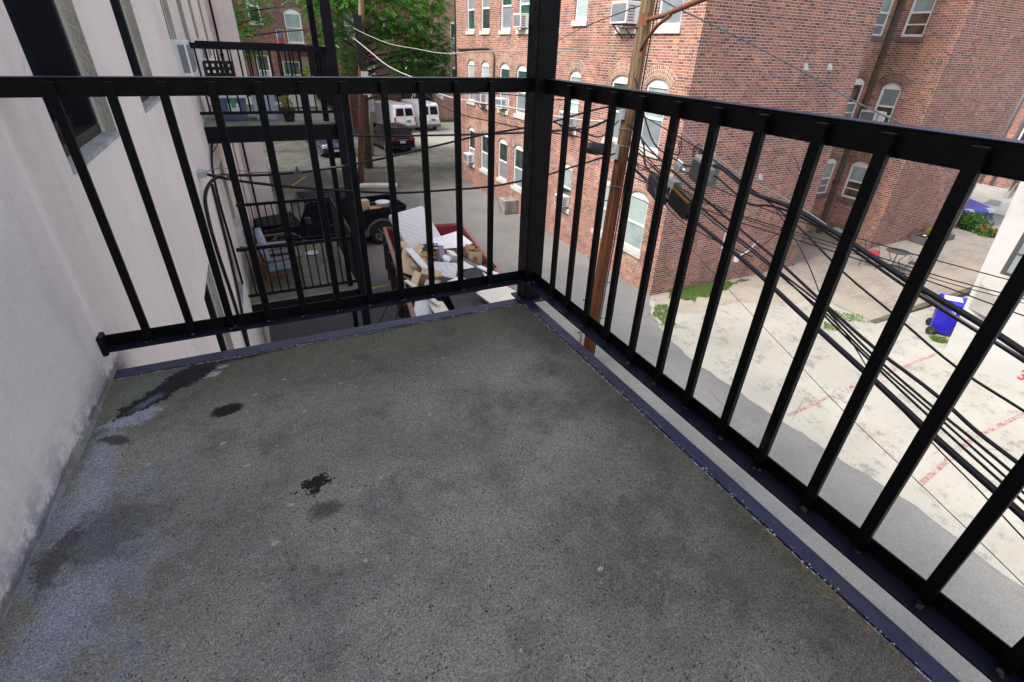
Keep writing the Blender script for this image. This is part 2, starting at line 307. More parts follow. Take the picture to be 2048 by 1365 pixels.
M['cableg2'] = mat('cable_dull_green', (.06, .07, .07), .5, var=(30, .6))
M['wire'] = mat('wire_steel', (.16, .165, .18), .55, metal=.3, var=None)
M['rust'] = mat('rusty_steel', (.17, .060, .030), .8, var=(14, .35), bump=(60, .003))
M['galv'] = mat('galvanised', (.40, .41, .43), .5, metal=.5, var=(20, .2))
M['boxblk'] = mat('black_plastic', (.012, .012, .014), .5, var=(10, .2), spec=.3)
M['gold'] = mat('gold_fins', (.30, .18, .03), .5, metal=.3)
M['alu'] = mat('cast_aluminium', (.15, .155, .16), .6, metal=.2, var=(30, .2))
M['dred'] = mat('dumpster_red', (.30, .022, .03), .6, var=(7, .3), dirt=(2.5, (.30, .15, .12), .60))
M['dredl'] = mat('dumpster_rim', (.26, .13, .12), .7, var=(9, .35))
M['dout'] = mat('dumpster_outside', (.060, .045, .052), .8, var=(4, .4), dirt=(3, (.14, .05, .05), .62))
M['dint'] = mat('dumpster_inside', (.035, .018, .016), .9)
M['carb'] = mat('black_car_paint', (.004, .004, .006), .16, var=None, spec=.4, coat=.3)
M['cart'] = mat('dark_truck_paint', (.009, .009, .014), .5, var=None, spec=.06, coat=0)
M['carv'] = mat('dark_violet_paint', (.006, .003, .010), .18, var=None, spec=.35, coat=.25)
M['carblue'] = mat('blue_car_paint', (.01, .05, .42), .3, var=None, spec=.3, coat=.2)
M['carnavy'] = mat('navy_car_paint', (.015, .018, .06), .15, var=None, coat=1)
M['vanw'] = mat('white_van_paint', (.80, .80, .82), .35, var=None, coat=.3)
M['bumper'] = mat('grey_bumper', (.10, .10, .105), .6)
M['tyre'] = mat('tyre_rubber', (.012, .012, .012), .85, var=None)
M['rim'] = mat('alloy_rim', (.42, .43, .45), .35, metal=.7, var=None)
M['lred'] = mat('tail_lamp', (.50, .015, .02), .2, var=None, coat=.6)
M['lwht'] = mat('head_lamp', (.75, .78, .82), .12, var=None, coat=.6)
M['plate'] = mat('licence_plate', (.72, .72, .75), .5, var=None)
M['card'] = mat('cardboard', (.40, .235, .115), .85, var=(5, .15))
M['cardl'] = mat('cardboard_light', (.55, .41, .27), .85, var=(5, .12))
M['foam'] = mat('white_foam', (.74, .75, .79), .8, var=(6, .06))
M['board'] = mat('cream_board', (.70, .65, .58), .7, var=(3, .06))
M['drawer'] = mat('slate_drawer', (.16, .17, .27), .5)
M['cloth'] = mat('black_cloth', (.030, .029, .032), .8, var=(4, .5), bump=(18, .01))
def quilt():
    t = NT('quilted_mattress'); b = t.n('TexBrick', {'Vector': t.n('Mapping', {'Vector': t.obj(), 'Rotation': (0, 0, R(45)), 'Scale': (1, 1, 1)}), 'Scale': 1.0, 'Brick Width': .26, 'Row Height': .13, 'Mortar Size': .03, 'Mortar Smooth': 1.0})
    c = t.mix(b.outputs['Fac'], (.66, .66, .67), (.60, .61, .64)); t.base(c, .85); t.bump(t.math('SUBTRACT', 1, b.outputs['Fac']), .02, .5); return t.m
M['quilt'] = quilt()
M['binblue'] = mat('blue_plastic', (.020, .014, .42), .35, var=(5, .1))
M['tote'] = mat('blue_grey_tote', (.10, .13, .24), .3, var=(5, .2))
M['totew'] = mat('clear_white_tote', (.42, .46, .56), .35, var=(5, .1))
M['lidw'] = mat('white_lid', (.66, .69, .78), .4)
M['greenp'] = mat('green_plastic', (.02, .30, .14), .5)
M['terra'] = mat('brown_pot', (.06, .028, .022), .7)
M['chairw'] = mat('wooden_arm', (.13, .05, .02), .5)
M['cush'] = mat('blue_grey_cushion', (.22, .28, .37), .9, bump=(12, .02))
M['cushw'] = mat('pale_cushion', (.45, .47, .60), .9)
M['redc'] = mat('red_cushion', (.42, .02, .045), .8, var=(14, .25))
M['mesh'] = mat('dark_metal_mesh', (.05, .052, .055), .6)
M['signw'] = mat('sign_white', (.62, .61, .66), .5, var=(4, .08))
M['signl'] = mat('sign_grey_lines', (.28, .27, .32), .6)
M['postb'] = mat('khaki_post', (.27, .24, .16), .8, var=(5, .2))
M['slabc'] = mat('balcony_slab_concrete', (.22, .22, .175), .9, var=(3, .3))
M['mulch'] = mat('mulch', (.06, .035, .025), .95, var=(20, .5))
M['lamp'] = mat('lamp_white', (.8, .8, .75), .5)
def leaf(name, a, b, c3):
    t = NT(name); r = t.n('NewGeometry').outputs['Random Per Island']
    c = t.mix(t.ramp(r, .1, .8, False), a, b); c = t.mix(t.ramp(r, .86, .9), c, c3)
    t.base(c, .5, spec=.35)
    tr = t.n('BsdfTranslucent', {'Color': t.mix(.5, c, (.12, .30, .02))})
    mx = t.n('MixShader', {0: .38, 1: t.b.outputs[0], 2: tr}); t.t.links.new(mx.outputs[0], t.o.inputs[0]); return t.m
M['leaf'] = leaf('tree_leaf', (.022, .13, .025), (.10, .33, .05), (.26, .48, .08))
M['leaf2'] = leaf('shrub_leaf', (.02, .09, .015), (.06, .17, .03), (.14, .22, .03))
M['leafy'] = leaf('yellow_green_leaf', (.16, .28, .02), (.34, .40, .03), (.40, .14, .02))
M['grass'] = leaf('grass_blade', (.10, .20, .04), (.20, .32, .07), (.34, .32, .16))
M['bark'] = mat('bark', (.07, .05, .035), .9, var=(8, .4))
# ------------------------------------------------------------------ mesh helpers
def rotz(a): return Matrix.Rotation(R(a), 3, 'Z')
class MB:
    def __init__(s): s.v = []; s.f = []; s.uv = []; s.mi = []; s.sm = []
    def face(s, pts, mi=0, uv=None, smooth=False):
        i = len(s.v); s.v += [Vector(p) for p in pts]; s.f.append(tuple(range(i, i+len(pts)))); s.mi.append(mi); s.uv.append(uv); s.sm.append(smooth)
    def mesh(s, vs, fs, mi=0, smooth=False):
        i = len(s.v); s.v += [Vector(p) for p in vs]
        for f in fs: s.f.append(tuple(i+k for k in f)); s.mi.append(mi); s.uv.append(None); s.sm.append(smooth)
    def box(s, a, b, mi=0, rot=None, cen=None):
        x0, y0, z0 = a; x1, y1, z1 = b
        vs = [Vector(p) for p in ((x0,y0,z0),(x1,y0,z0),(x1,y1,z0),(x0,y1,z0),(x0,y0,z1),(x1,y0,z1),(x1,y1,z1),(x0,y1,z1))]
        if rot is not None:
            c = Vector(cen) if cen is not None else Vector(((x0+x1)/2, (y0+y1)/2, (z0+z1)/2)); vs = [c + rot @ (v-c) for v in vs]
        s.mesh(vs, [(0,3,2,1),(4,5,6,7),(0,1,5,4),(1,2,6,5),(2,3,7,6),(3,0,4,7)], mi); return s
    def tube(s, pts, r, n=6, mi=0, caps=True, flat=False):
        pts = [Vector(p) for p in pts]; rs = r if isinstance(r, (list, tuple)) else [r]*len(pts)
        vs = []; fs = []; up = None
        for i, p in enumerate(pts):
            d = (pts[min(i+1, len(pts)-1)] - pts[max(i-1, 0)]).normalized()
            if up is None: up = Vector((0, 0, 1)) if abs(d.z) < .9 else Vector((0, 1, 0))
            a = d.cross(up).normalized(); b = a.cross(d).normalized(); up = b
            for k in range(n):
                t = 2*math.pi*(k+.5)/n; vs.append(p + a*math.cos(t)*rs[i] + b*math.sin(t)*rs[i])
        for i in range(len(pts)-1):
            for k in range(n): fs.append((i*n+k, i*n+(k+1) % n, (i+1)*n+(k+1) % n, (i+1)*n+k))
        if caps: fs.append(tuple(range(n))[::-1]); fs.append(tuple((len(pts)-1)*n+k for k in range(n)))
        s.mesh(vs, fs, mi, not flat and n > 4); return s
    def cyl(s, a, b, r0, r1=None, n=16, mi=0): return s.tube([a, b], [r0, r0 if r1 is None else r1], n, mi)
    def bar(s, a, b, w, h=None, mi=0, up=(0, 0, 1)):
        a = Vector(a); b = Vector(b); d = (b-a).normalized(); h = w if h is None else h; up = Vector(up)
        if abs(d.dot(up)) > .95: up = Vector((0, 1, 0))
        x = d.cross(up).normalized()*w/2; y = x.cross(d).normalized()*h/2
        s.mesh([a-x-y, a+x-y, a+x+y, a-x+y, b-x-y, b+x-y, b+x+y, b-x+y], [(0,1,2,3),(7,6,5,4),(0,4,5,1),(1,5,6,2),(2,6,7,3),(3,7,4,0)], mi); return s
    def prism(s, poly, z0, z1, mi=0):
        n = len(poly); vs = [(x, y, z0) for x, y in poly] + [(x, y, z1) for x, y in poly]
        s.mesh(vs, [tuple(range(n))[::-1], tuple(range(n, 2*n))] + [(i, (i+1) % n, n+(i+1) % n, n+i) for i in range(n)], mi); return s
    def lathe(s, prof, cen=(0, 0, 0), n=20, mi=0, axis='Z'):
        c = Vector(cen); vs = []; m = len(prof)
        for k in range(n):
            t = 2*math.pi*k/n
            for r_, z in prof:
                v = Vector((r_*math.cos(t), r_*math.sin(t), z))
                if axis == 'Y': v = Vector((v.x, v.z, v.y))
                if axis == 'X': v = Vector((v.z, v.x, v.y))
                vs.append(c+v)
        s.mesh(vs, [(k*m+j, ((k+1) % n)*m+j, ((k+1) % n)*m+j+1, k*m+j+1) for k in range(n) for j in range(m-1)], mi, True); return s
    def build(s, name, mats, parent=None, local=False, bevel=0, origin=None, seg=2):
        me = bpy.data.meshes.new(name)
        if parent is not None and not local: off = world_off(parent)
        elif parent is None and origin is None:
            xs = [v.x for v in s.v]; ys = [v.y for v in s.v]; off = Vector(((min(xs)+max(xs))/2, (min(ys)+max(ys))/2, min(v.z for v in s.v)))
        elif origin is not None: off = Vector(origin)
        else: off = Vector((0, 0, 0))
        me.from_pydata([v-off for v in s.v], [], s.f); me.validate(clean_customdata=False)
        uvl = me.uv_layers.new(name='UVMap')
        for p in me.polygons:
            if p.index < len(s.mi): p.material_index = s.mi[p.index]; p.use_smooth = s.sm[p.index]
            cu = s.uv[p.index] if p.index < len(s.uv) else None
            for j, li in enumerate(p.loop_indices):
                if cu: uvl.data[li].uv = cu[j]
                else:
                    co = s.v[me.loops[li].vertex_index]; nn = p.normal
                    if abs(nn.z) > .7: uvl.data[li].uv = (co.x, co.y)
                    elif abs(nn.x) > abs(nn.y): uvl.data[li].uv = (co.y, co.z)
                    else: uvl.data[li].uv = (co.x, co.z)
        for m in (mats if isinstance(mats, (list, tuple)) else [mats]): me.materials.append(M[m])
        o = bpy.data.objects.new(name, me); C.objects.link(o)
        if parent is not None: o.parent = parent
        elif not local: o.location = off
        if bevel:
            b = o.modifiers.new('bevel', 'BEVEL'); b.width = bevel; b.segments = seg; b.limit_method = 'ANGLE'; b.angle_limit = R(35)
        return o
def world_off(o):
    v = Vector((0, 0, 0))
    while o is not None: v = v + Vector(o.location); o = o.parent
    return v
def thing(name, label, cat, loc=(0, 0, 0), rz=0, group=None):
    o = bpy.data.objects.new(name, None); o.empty_display_size = .2; C.objects.link(o); o.location = loc; o.rotation_euler = (0, 0, R(rz))
    tag(o, label, cat, group); return o
def tag(o, label=None, cat=None, group=None, kind=None):
    if label: o['label'] = label
    if cat: o['category'] = cat
    if group: o['group'] = group
    if kind: o['kind'] = kind
    return o
def cable(label, pts, r, m='cable', cat='cable', group='overhead wires of the alley', name='overhead_cable', n=6, sub=True):
    P = [Vector(p) for p in pts]
    if sub and len(P) > 2:            # smooth curve with tangents scaled to each span
        T = []
        for i in range(len(P)):
            if i == 0: T.append((P[1]-P[0]).normalized())
            elif i == len(P)-1: T.append((P[-1]-P[-2]).normalized())
            else:
                d0, d1 = (P[i]-P[i-1]), (P[i+1]-P[i]); T.append((d0/max(d0.length, 1e-4)**1.5 + d1/max(d1.length, 1e-4)**1.5).normalized())
        Q = []
        for i in range(len(P)-1):
            L = (P[i+1]-P[i]).length
            for k in range(4):
                t = k/4; Q.append(P[i]*(2*t**3-3*t*t+1) + T[i]*L*(t**3-2*t*t+t) + P[i+1]*(3*t*t-2*t**3) + T[i+1]*L*(t**3-t*t))
        Q.append(P[-1]); P = Q
    mb = MB(); mb.tube(P, r, n); return tag(mb.build(name, m), label, cat, group)
def text(s, size, mat_, parent, matrix, name='lettering', depth=.003, bold=0):
    cu = bpy.data.curves.new(name, 'FONT'); cu.body = s; cu.size = size; cu.extrude = depth; cu.align_x = 'CENTER'; cu.align_y = 'CENTER'; cu.offset = bold
    tmp = bpy.data.objects.new('tmp_text', cu); C.objects.link(tmp); dg = bpy.context.evaluated_depsgraph_get()
    me = bpy.data.meshes.new_from_object(tmp.evaluated_get(dg)); bpy.data.objects.remove(tmp)
    me.name = name; me.materials.clear(); me.materials.append(M[mat_])
    o = bpy.data.objects.new(name, me); C.objects.link(o)
    if parent is not None: o.parent = parent
    o.matrix_local = matrix; return o
def fr(o, x, y, z):      # matrix with axes x (text right), y (text up), z (out)
    m = Matrix((Vector(x), Vector(y), Vector(z))).transposed().to_4x4(); m.translation = Vector(o); return m
# ------------------------------------------------------------------ facades with real openings
Z = Vector((0, 0, 1))
class Plane:
    def __init__(s, O, U, N): s.O = Vector(O); s.U = Vector(U); s.N = Vector(N)
    def __call__(s, u, v, d=0): return s.O + s.U*u + Z*v + s.N*d
def pbox(mb, P, u0, u1, v0, v1, d0, d1, mi=0):
    a = [P(u0,v0,d0),P(u1,v0,d0),P(u1,v1,d0),P(u0,v1,d0),P(u0,v0,d1),P(u1,v0,d1),P(u1,v1,d1),P(u0,v1,d1)]
    fs = [(3,2,1,0),(4,5,6,7),(0,1,5,4),(1,2,6,5),(2,3,7,6),(3,0,4,7)]
    if P.U.cross(Z).dot(P.N) < 0: fs = [f[::-1] for f in fs]
    mb.mesh(a, fs, mi)
def arcpts(u0, u1, v1, rise, n=8):
    w = (u1-u0)/2; uc = (u0+u1)/2; rad = (w*w+rise*rise)/(2*rise); a = math.asin(min(1, w/rad))
    return [(uc+rad*math.sin(-a+2*a*i/n), v1-rad+rad*math.cos(-a+2*a*i/n)) for i in range(n+1)], (uc, v1-rad, rad, a)
def facade(mb, P, L0, L1, H0, H1, ops, depth=.11):
    us = sorted({L0, L1} | {o[0] for o in ops} | {o[1] for o in ops}); vs = sorted({H0, H1} | {o[2] for o in ops} | {o[3] for o in ops})
    flip = P.U.cross(Z).dot(P.N) < 0
    def q(pts):
        if flip: pts = pts[::-1]
        mb.face(pts)
    for i in range(len(us)-1):
        for j in range(len(vs)-1):
            cu, cv = (us[i]+us[i+1])/2, (vs[j]+vs[j+1])/2
            if any(o[0] < cu < o[1] and o[2] < cv < o[3] for o in ops): continue
            q([P(us[i], vs[j]), P(us[i+1], vs[j]), P(us[i+1], vs[j+1]), P(us[i], vs[j+1])])
    for o in ops:
        u0, u1, v0, v1, rise = o[:5]; top = v1-rise
        q([P(u0, v0), P(u0, v0, -depth), P(u0, top, -depth), P(u0, top)][::-1]); q([P(u1, v0), P(u1, v0, -depth), P(u1, top, -depth), P(u1, top)])
        q([P(u0, v0), P(u1, v0), P(u1, v0, -depth), P(u0, v0, -depth)])
        if rise:
            pts, _ = arcpts(u0, u1, v1, rise)
            for a, b in zip(pts, pts[1:]):
                q([P(*a), P(*b), P(b[0], v1), P(a[0], v1)]); q([P(*a), P(*a, -depth), P(*b, -depth), P(*b)])
        else: q([P(u0, v1), P(u0, v1, -depth), P(u1, v1, -depth), P(u1, v1)])
def window(P, op, bld, up='p_blind', lo='p_screen', sillm='sill', archm='archb', split=.5, arch=True, fw=.065, dep=.10, sill=True, lower_rail=0, rows=3):
    u0, u1, v0, v1, rise = op[:5]; mb = MB(); b0, b1 = -dep+.005, -dep+.055
    if sill: v0s = v0+.0
    top = v1-rise
    pbox(mb, P, u0+.002, u0+fw, v0+.002, top, b0, b1); pbox(mb, P, u1-fw, u1-.002, v0+.002, top, b0, b1)
    pbox(mb, P, u0+fw, u1-fw, v0+.002, v0+fw*1.1, b0, b1)
    mid = v0+(top-v0)*split
    pbox(mb, P, u0+fw, u1-fw, mid-.03, mid+.03, b0, b1-.006)
    pbox(mb, P, u0+fw, u1-fw, top-fw*.9, top, b0, b1-.003)
    if lower_rail: pbox(mb, P, u0+fw, u1-fw, v0+lower_rail, v0+lower_rail+.04, b0, b1-.010)
    if rise:
        pts, _ = arcpts(u0, u1, v1, rise); w = [P(a, b, b1+.004) for a, b in pts] ; w = w if P.U.cross(Z).dot(P.N) < 0 else w[::-1]
        mb.face(w)
        mb.face([P(u0, top, b0), P(u1, top, b0), P(u1, top, b1+.004), P(u0, top, b1+.004)])
    win = mb.build('window', 'white', bld)
    g = MB()
    def pq(a, b, c, d, mi):
        pts = [P(a, c, b0+.018), P(b, c, b0+.018), P(b, d, b0+.018), P(a, d, b0+.018)]
        g.face(pts[::-1] if P.U.cross(Z).dot(P.N) < 0 else pts, mi)
    pq(u0+fw*.9, u1-fw*.9, mid, top, 0); pq(u0+fw*.9, u1-fw*.9, v0+.03, mid, 1)
    g.build('pane', [up, lo], win)
    if sill:
        s_ = MB(); pbox(s_, P, u0-.09, u1+.09, v0-.16, v0-.003, -.06, .055); s_.build('sill', sillm, win)
    if rise and arch:
        a_ = MB(); pts, (uc, vc, rad, a) = arcpts(u0, u1, v1, rise); n = 10; T = .108*rows; a *= 1.10
        for i in range(n):
            t0, t1 = -a+2*a*i/n, -a+2*a*(i+1)/n; L = rad+T/2
            def pt(t, r_, d): return P(uc+r_*math.sin(t), vc+r_*math.cos(t), d)
            f = [pt(t0, rad, .008), pt(t1, rad, .008), pt(t1, rad+T, .008), pt(t0, rad+T, .008)]; uvq = [(t0*L, 0), (t1*L, 0), (t1*L, T), (t0*L, T)]
            if P.U.cross(Z).dot(P.N) < 0: f = f[::-1]; uvq = uvq[::-1]
            a_.face(f, 0, uvq); a_.face([pt(t0, rad, .008), pt(t0, rad, -.03), pt(t1, rad, -.03), pt(t1, rad, .008)], 0, [(t0*L, 0), (t0*L, .03), (t1*L, .03), (t1*L, 0)])
            a_.face([pt(t0, rad+T, 0), pt(t0, rad+T, .008), pt(t1, rad+T, .008), pt(t1, rad+T, 0)], 0, [(t0*L, T), (t0*L, T+.01), (t1*L, T+.01), (t1*L, T)])
        a_.build('brick_arch', archm, win)
    return win
def ac_unit(P, u, v, w, h, d, label, bracket=False, screen=False, group='window air conditioners', d0=-.05):
    mb = MB(); pbox(mb, P, u-w/2, u+w/2, v, v+h, d0, d)
    c = P(u, v, 0); t = thing('air_conditioner', label, 'air conditioner', tuple(c), 0, group)
    mb.build('casing', 'acw', t, bevel=.012)
    g = MB(); pbox(g, P, u-w/2+.04, u+w/2-.04, v+.05, v+h-.05, d+.001, d+.006); g.build('grille', 'grille', t)
    sl = MB()
    if screen: pbox(sl, P, u-w/2-.004, u-w/2, v+.05, v+h-.05, d*.30, d*.85)
    for s_ in (() if screen else (-1, 1)):
        e = u+s_*w/2
        for k in range(6): pbox(sl, P, min(e, e+s_*.004), max(e, e+s_*.004), v+.06+k*(h-.12)/6, v+.06+(k+.55)*(h-.12)/6, d*.35, d*.85)
    sl.build('side_louvres', 'grille', t)
    ex = MB(); pbox(ex, P, u-w/2-.11, u-w/2-.001, v+.02, v+h-.02, -.075, -.055); pbox(ex, P, u+w/2+.001, u+w/2+.11, v+.02, v+h-.02, -.075, -.055); ex.build('side_panel', 'acw', t)
    if bracket:
        for s_ in (-1, 1):
            b = MB(); e = u+s_*w*.33
            b.bar(P(e, v-.02, .0), P(e, v-.02, d+.02), .035); b.bar(P(e, v-.02, d-.02), P(e, v-.34, .015), .03); b.build('bracket', 'mesh', t)
    return t
# ================================================================== SETTING
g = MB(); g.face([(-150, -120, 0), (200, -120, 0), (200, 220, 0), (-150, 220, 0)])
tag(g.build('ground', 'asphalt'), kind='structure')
def sheet(name, poly, z, m, kind='structure', label=None, cat=None, group=None, th=0):
    g = MB()
    if th: g.prism(poly, z-th, z)
    else: g.face([(x, y, z) for x, y in poly])
    return tag(g.build(name, m), label, cat, group, kind)
def wob(pts, amp, n):
    out = []; rnd = random.Random(5)
    for (a, b) in zip(pts, pts[1:]):
        for k in range(n):
            t = k/n; out.append((a[0]+(b[0]-a[0])*t+rnd.uniform(-amp, amp), a[1]+(b[1]-a[1])*t+rnd.uniform(-amp, amp)))
    out.append(pts[-1]); return out
edge = wob([(8.9, 8.4), (8.35, 7.7), (7.95, 6.7), (7.65, 5.5), (7.62, 4.2), (7.72, 2.3), (7.8, 1.1), (7.9, .3), (7.75, -1.6), (7.8, -9)], .035, 7)
sheet('concrete_pad', edge + [(40, -9), (40, 8.62), (9.2, 8.62)], .004, 'pad')
sheet('dirt_path', wob([(9.0, 8.35), (8.7, 7.5), (9.6, 7.1), (11.2, 7.2), (13.0, 6.4), (14.15, 6.6), (14.1, 8.6)], .05, 5) + [(9.1, 8.6)], .008, 'dirtpad')
# tilted brick patio with a stone kerb
zt = lambda x: .02 + .026*(x-14.1)
pb = MB(); P0 = [(14.15, 4.75), (14.15, 8.62), (15.8, 8.62), (15.8, 10.85), (20.0, 10.85), (26.2, 10.85), (26.2, 4.9)]
pb.face([(x, y, zt(x)) for x, y in P0][::-1]); pb.face([(14.15, 4.75, 0), (26.2, 4.9, 0), (26.2, 4.9, zt(26.2)), (14.15, 4.75, zt(14.15))])
tag(pb.build('patio', 'paver'), kind='structure')
kb = MB()
kb.mesh([(14.1, 4.58, 0), (26.2, 4.70, 0), (26.2, 4.745, 0), (14.1, 4.742, 0), (14.1, 4.58, zt(14.1)+.01), (26.2, 4.70, zt(26.2)+.01), (26.2, 4.895, zt(26.2)+.01), (14.1, 4.745, zt(14.1)+.01)], [(0,1,5,4),(4,5,6,7),(3,7,6,2),(0,4,7,3),(1,2,6,5)])
tag(kb.build('patio_kerb', 'curb'), kind='structure')
sheet('sidewalk', [(26.2, -20), (26.2, 30), (28.3, 30), (28.3, -20)], .12, 'walk', th=.12)
sheet('far_sidewalk', [(32.3, -20), (32.3, 34), (60, 34), (60, -20)], .12, 'walk', th=.12)
sheet('driveway', [(34.1, 10.3), (35.7, 10.85), (35.7, 11.4), (34.0, 11.0)], .125, 'asphalt')
# painted lines
def strip(pts, wd, z, m, name, label, cat='painted line', group=None):
    mb = MB()
    for a, b in pts: 
        a = Vector((*a, z)); b = Vector((*b, z)); d = (b-a).normalized(); s_ = Vector((-d.y, d.x, 0))*wd/2
        mb.face([a-s_, b-s_, b+s_, a+s_])
    return tag(mb.build(name, m), kind='structure')
strip([((7.95, 2.66), (9.5, 2.75)), ((9.9, 2.78), (11.2, 2.82)), ((11.45, 2.82), (13.95, 2.86))], .075, .010, 'redp', 'bay_line', '')
strip([((8.5, .30), (10.9, .60)), ((11.1, .6), (13.0, .58))], .09, .010, 'redp', 'bay_line', '')
strip([((12.6, 4.1), (13.1, 4.2))], .075, .010, 'redp', 'bay_line', '')
strip([((-.3, 25.6), (.9, 28.3)), ((-.9, 12.2), (2.0, 12.35)), ((-1.2, 9.6), (.9, 9.5)), ((-1.7, 25.2), (2.4, 25.5))], .11, .004, 'yellow', 'bay_line', '')
cs = MB(); cs.box((3.2, 24.55, 0), (5.1, 25.0, .16), rot=rotz(-16)); tag(cs.build('parking_kerb', 'cream', bevel=.03), kind='structure')
# ================================================================== OWN BUILDING (stucco)
ZS = 5.434
SW = Plane((-1.85, 0, 0), (0, 1, 0), (1, 0, 0))
own = thing('stucco_building', 'cream stucco apartment block on the left with dark-framed windows', 'building', (-1.85, 5, 0))
ups = [(.45, 1.46), (2.50, 3.42), (5.70, 6.60), (8.05, 9.00), (10.9, 11.8), (14.9, 16.3)]
ops = []
for a, b in ups: ops.append((a, b, 6.12, 7.95, 0))
for a, b in ups[1:]: ops.append((a, b, 3.08 if a < 14 else .2, 4.62, 0))
for a, b in ups[1:4]: ops.append((a, b, .55, 1.72, 0))
wm = MB(); facade(wm, SW, 0, 20, 0, 10.6, ops, .24); wm.face([(-2.14, -6, 0), (-1.85, 0, 0), (-1.85, 0, 10.6), (-2.14, -6, 10.6)])
wm.box((-9, -6, 0), (-2.145, -5.99, 10.6)); 
wm.face([(-9, -6, 10.6), (-2.14, -6, 10.6), (-1.85, 20, 10.6), (-9, 20, 10.6)])
wm.box((-9, 20, 0), (-1.03, 30, 10.6))
wm.build('wall', 'stucco', own)
# ragged mortar fillet where the wall meets the deck
wx = lambda y: -1.85+.0483*y
cv = MB(); rnd = random.Random(3); K = 60; rows = []
for k in range(K+1):
    y = -.06-.03*k; hgt = max(.004, (.022*math.sin(math.pi*min(1, k/26))**.7 if 0 < k < 26 else .004)+rnd.uniform(-.003, .003)); wd = hgt*.5; x0 = wx(y)+.001
    rows.append([(x0, y, ZS+hgt), (x0+wd*.3, y, ZS+hgt*.6), (x0+wd*.62, y, ZS+hgt*.27), (x0+wd, y, ZS-.002)])
cv.mesh([p for r_ in rows for p in r_], [(k*4+j, k*4+j+1, (k+1)*4+j+1, (k+1)*4+j) for k in range(K) for j in range(3)], 0, True)
cv.build('base_fillet', 'stucco', own)
def dark_window(op, k):
    u0, u1, v0, v1, _ = op; P = SW; mb = MB()
    for (a, b, c, d) in ((u0, u0+.05, v0, v1), (u1-.05, u1, v0, v1), (u0+.05, u1-.05, v0, v0+.05), (u0+.05, u1-.05, v1-.05, v1)): pbox(mb, P, a, b, c, d, -.24, -.07)
    if k != 'low': pbox(mb, P, u0+.05, u1-.05, v0+.05, v0+.10, -.20, -.16); pbox(mb, P, (u0+u1)/2-.02, (u0+u1)/2+.02, v0+.1, v1-.05, -.19, -.17)
    w_ = mb.build('window', 'bronze', own)
    f = MB(); pbox(f, P, u1-.062, u1-.0505, v0+.05, v1-.05, -.235, -.075); f.build('frame', 'bronzel', w_); f = MB(); pbox(f, P, u0+.0505, u0+.06, v0+.05, v1-.05, -.235, -.075); f.build('frame', 'bronzel', w_)
    g = MB(); g.face([P(u0+.05, v0+.05, -.205), P(u1-.05, v0+.05, -.205), P(u1-.05, v1-.05, -.205), P(u0+.05, v1-.05, -.205)]); g.build('pane', 'glassb', w_)
    t = MB(); pbox(t, P, u1-.003, u1-.0005, v0, v1, -.069, -.002); pbox(t, P, u1-.016, u1-.0035, v0+.002, v1, -.069, -.058, 1); t.build('jamb', ['jamb', 'cream'], w_)
    s_ = MB(); pbox(s_, P, u0+.001, u1-.004, v0-.02, v0+.003, -.069, .004); s_.build('sill', 'sillc', w_)
for i, o in enumerate(ops): dark_window(o, 'up' if i < 6 else 'low')
# pipes and loops on the stucco wall (own things)
dp = MB(); dp.tube([(-1.69, 19.93, .1), (-1.69, 19.93, 10.4)], .035, 8)
for z in (2, 4, 6, 8): dp.box((-1.75, 19.89, z), (-1.63, 20.0, z+.05))
tag(dp.build('drain_pipe', 'black'), 'thin black drain pipe down the far return of the stucco wall', 'pipe')
cable('black conduit running down the stucco wall beside the cable loops', [(-1.82, 5.6, 4.9), (-1.82, 5.2, 3.6), (-1.82, 4.6, 3.0), (-1.82, 4.2, .2)], .022, name='wall_conduit', cat='conduit', group=None)
cable('thick black cable curving down the stucco wall in a wide loop', [(-1.62, 4.75, 5.18), (-1.72, 4.6, 5.16), (-1.81, 4.35, 5.05), (-1.82, 4.15, 4.85), (-1.82, 4.12, 4.5), (-1.82, 4.3, 3.9), (-1.82, 4.45, 3.0), (-1.82, 4.5, .3)], .020, name='wall_cable', cat='cable', group=None)
cable('upper black cable loop on the stucco wall above the hook', [(-1.81, 9.0, 5.15), (-1.81, 8.2, 5.13), (-1.82, 6.6, 5.04), (-1.82, 6.2, 4.9), (-1.82, 6.0, 4.6), (-1.82, 6.1, 4.0), (-1.82, 6.2, 3.2)], .018, name='wall_cable', group=None)
cable('rusty wire stub sticking out of the stucco wall above the loops', [(-1.84, 7.3, 5.0), (-1.74, 7.1, 5.14), (-1.72, 7.5, 5.16), (-1.78, 8.2, 5.1)], .009, 'rust', name='wire_stub', cat='wire', group=None)
hk = thing('wall_hook', 'steel cable anchor bolted to the stucco wall with a wire bridle', 'hook', (-1.85, 4.66, 5.25))
q = MB(); q.box((-1.85, 4.5, 5.21), (-1.76, 4.66, 5.28)); q.build('anchor_plate', 'galv', hk)
q = MB(); q.tube([(-1.78, 4.62, 5.25), (-1.6, 4.68, 5.28), (-1.3, 4.76, 5.19)], .005, 5); q.tube([(-1.78, 4.62, 5.24), (-1.6, 4.68, 5.19), (-1.3, 4.76, 5.18)], .005, 5); q.tube([(-1.3, 4.76, 5.185), (-.7, 4.87, 5.15), (-.2, 4.95, 5.17)], .008, 5); q.build('bridle', 'wire', hk)
for k, (x, y, z) in enumerate([(-1.52, 4.72, 5.17), (-.78, 4.86, 5.14)]):
    q = MB(); q.box((x-.05, y-.03, z-.03), (x+.05, y+.03, z+.02)); q.box((x-.015, y-.015, z+.02), (x+.015, y+.015, z+.07)); q.build('clamp', 'mesh', hk)
ac_unit(SW, 6.15, 6.135, .62, .40, .13, 'white air conditioner in the third window of the stucco wall', screen=True, group='air conditioners on the stucco wall')
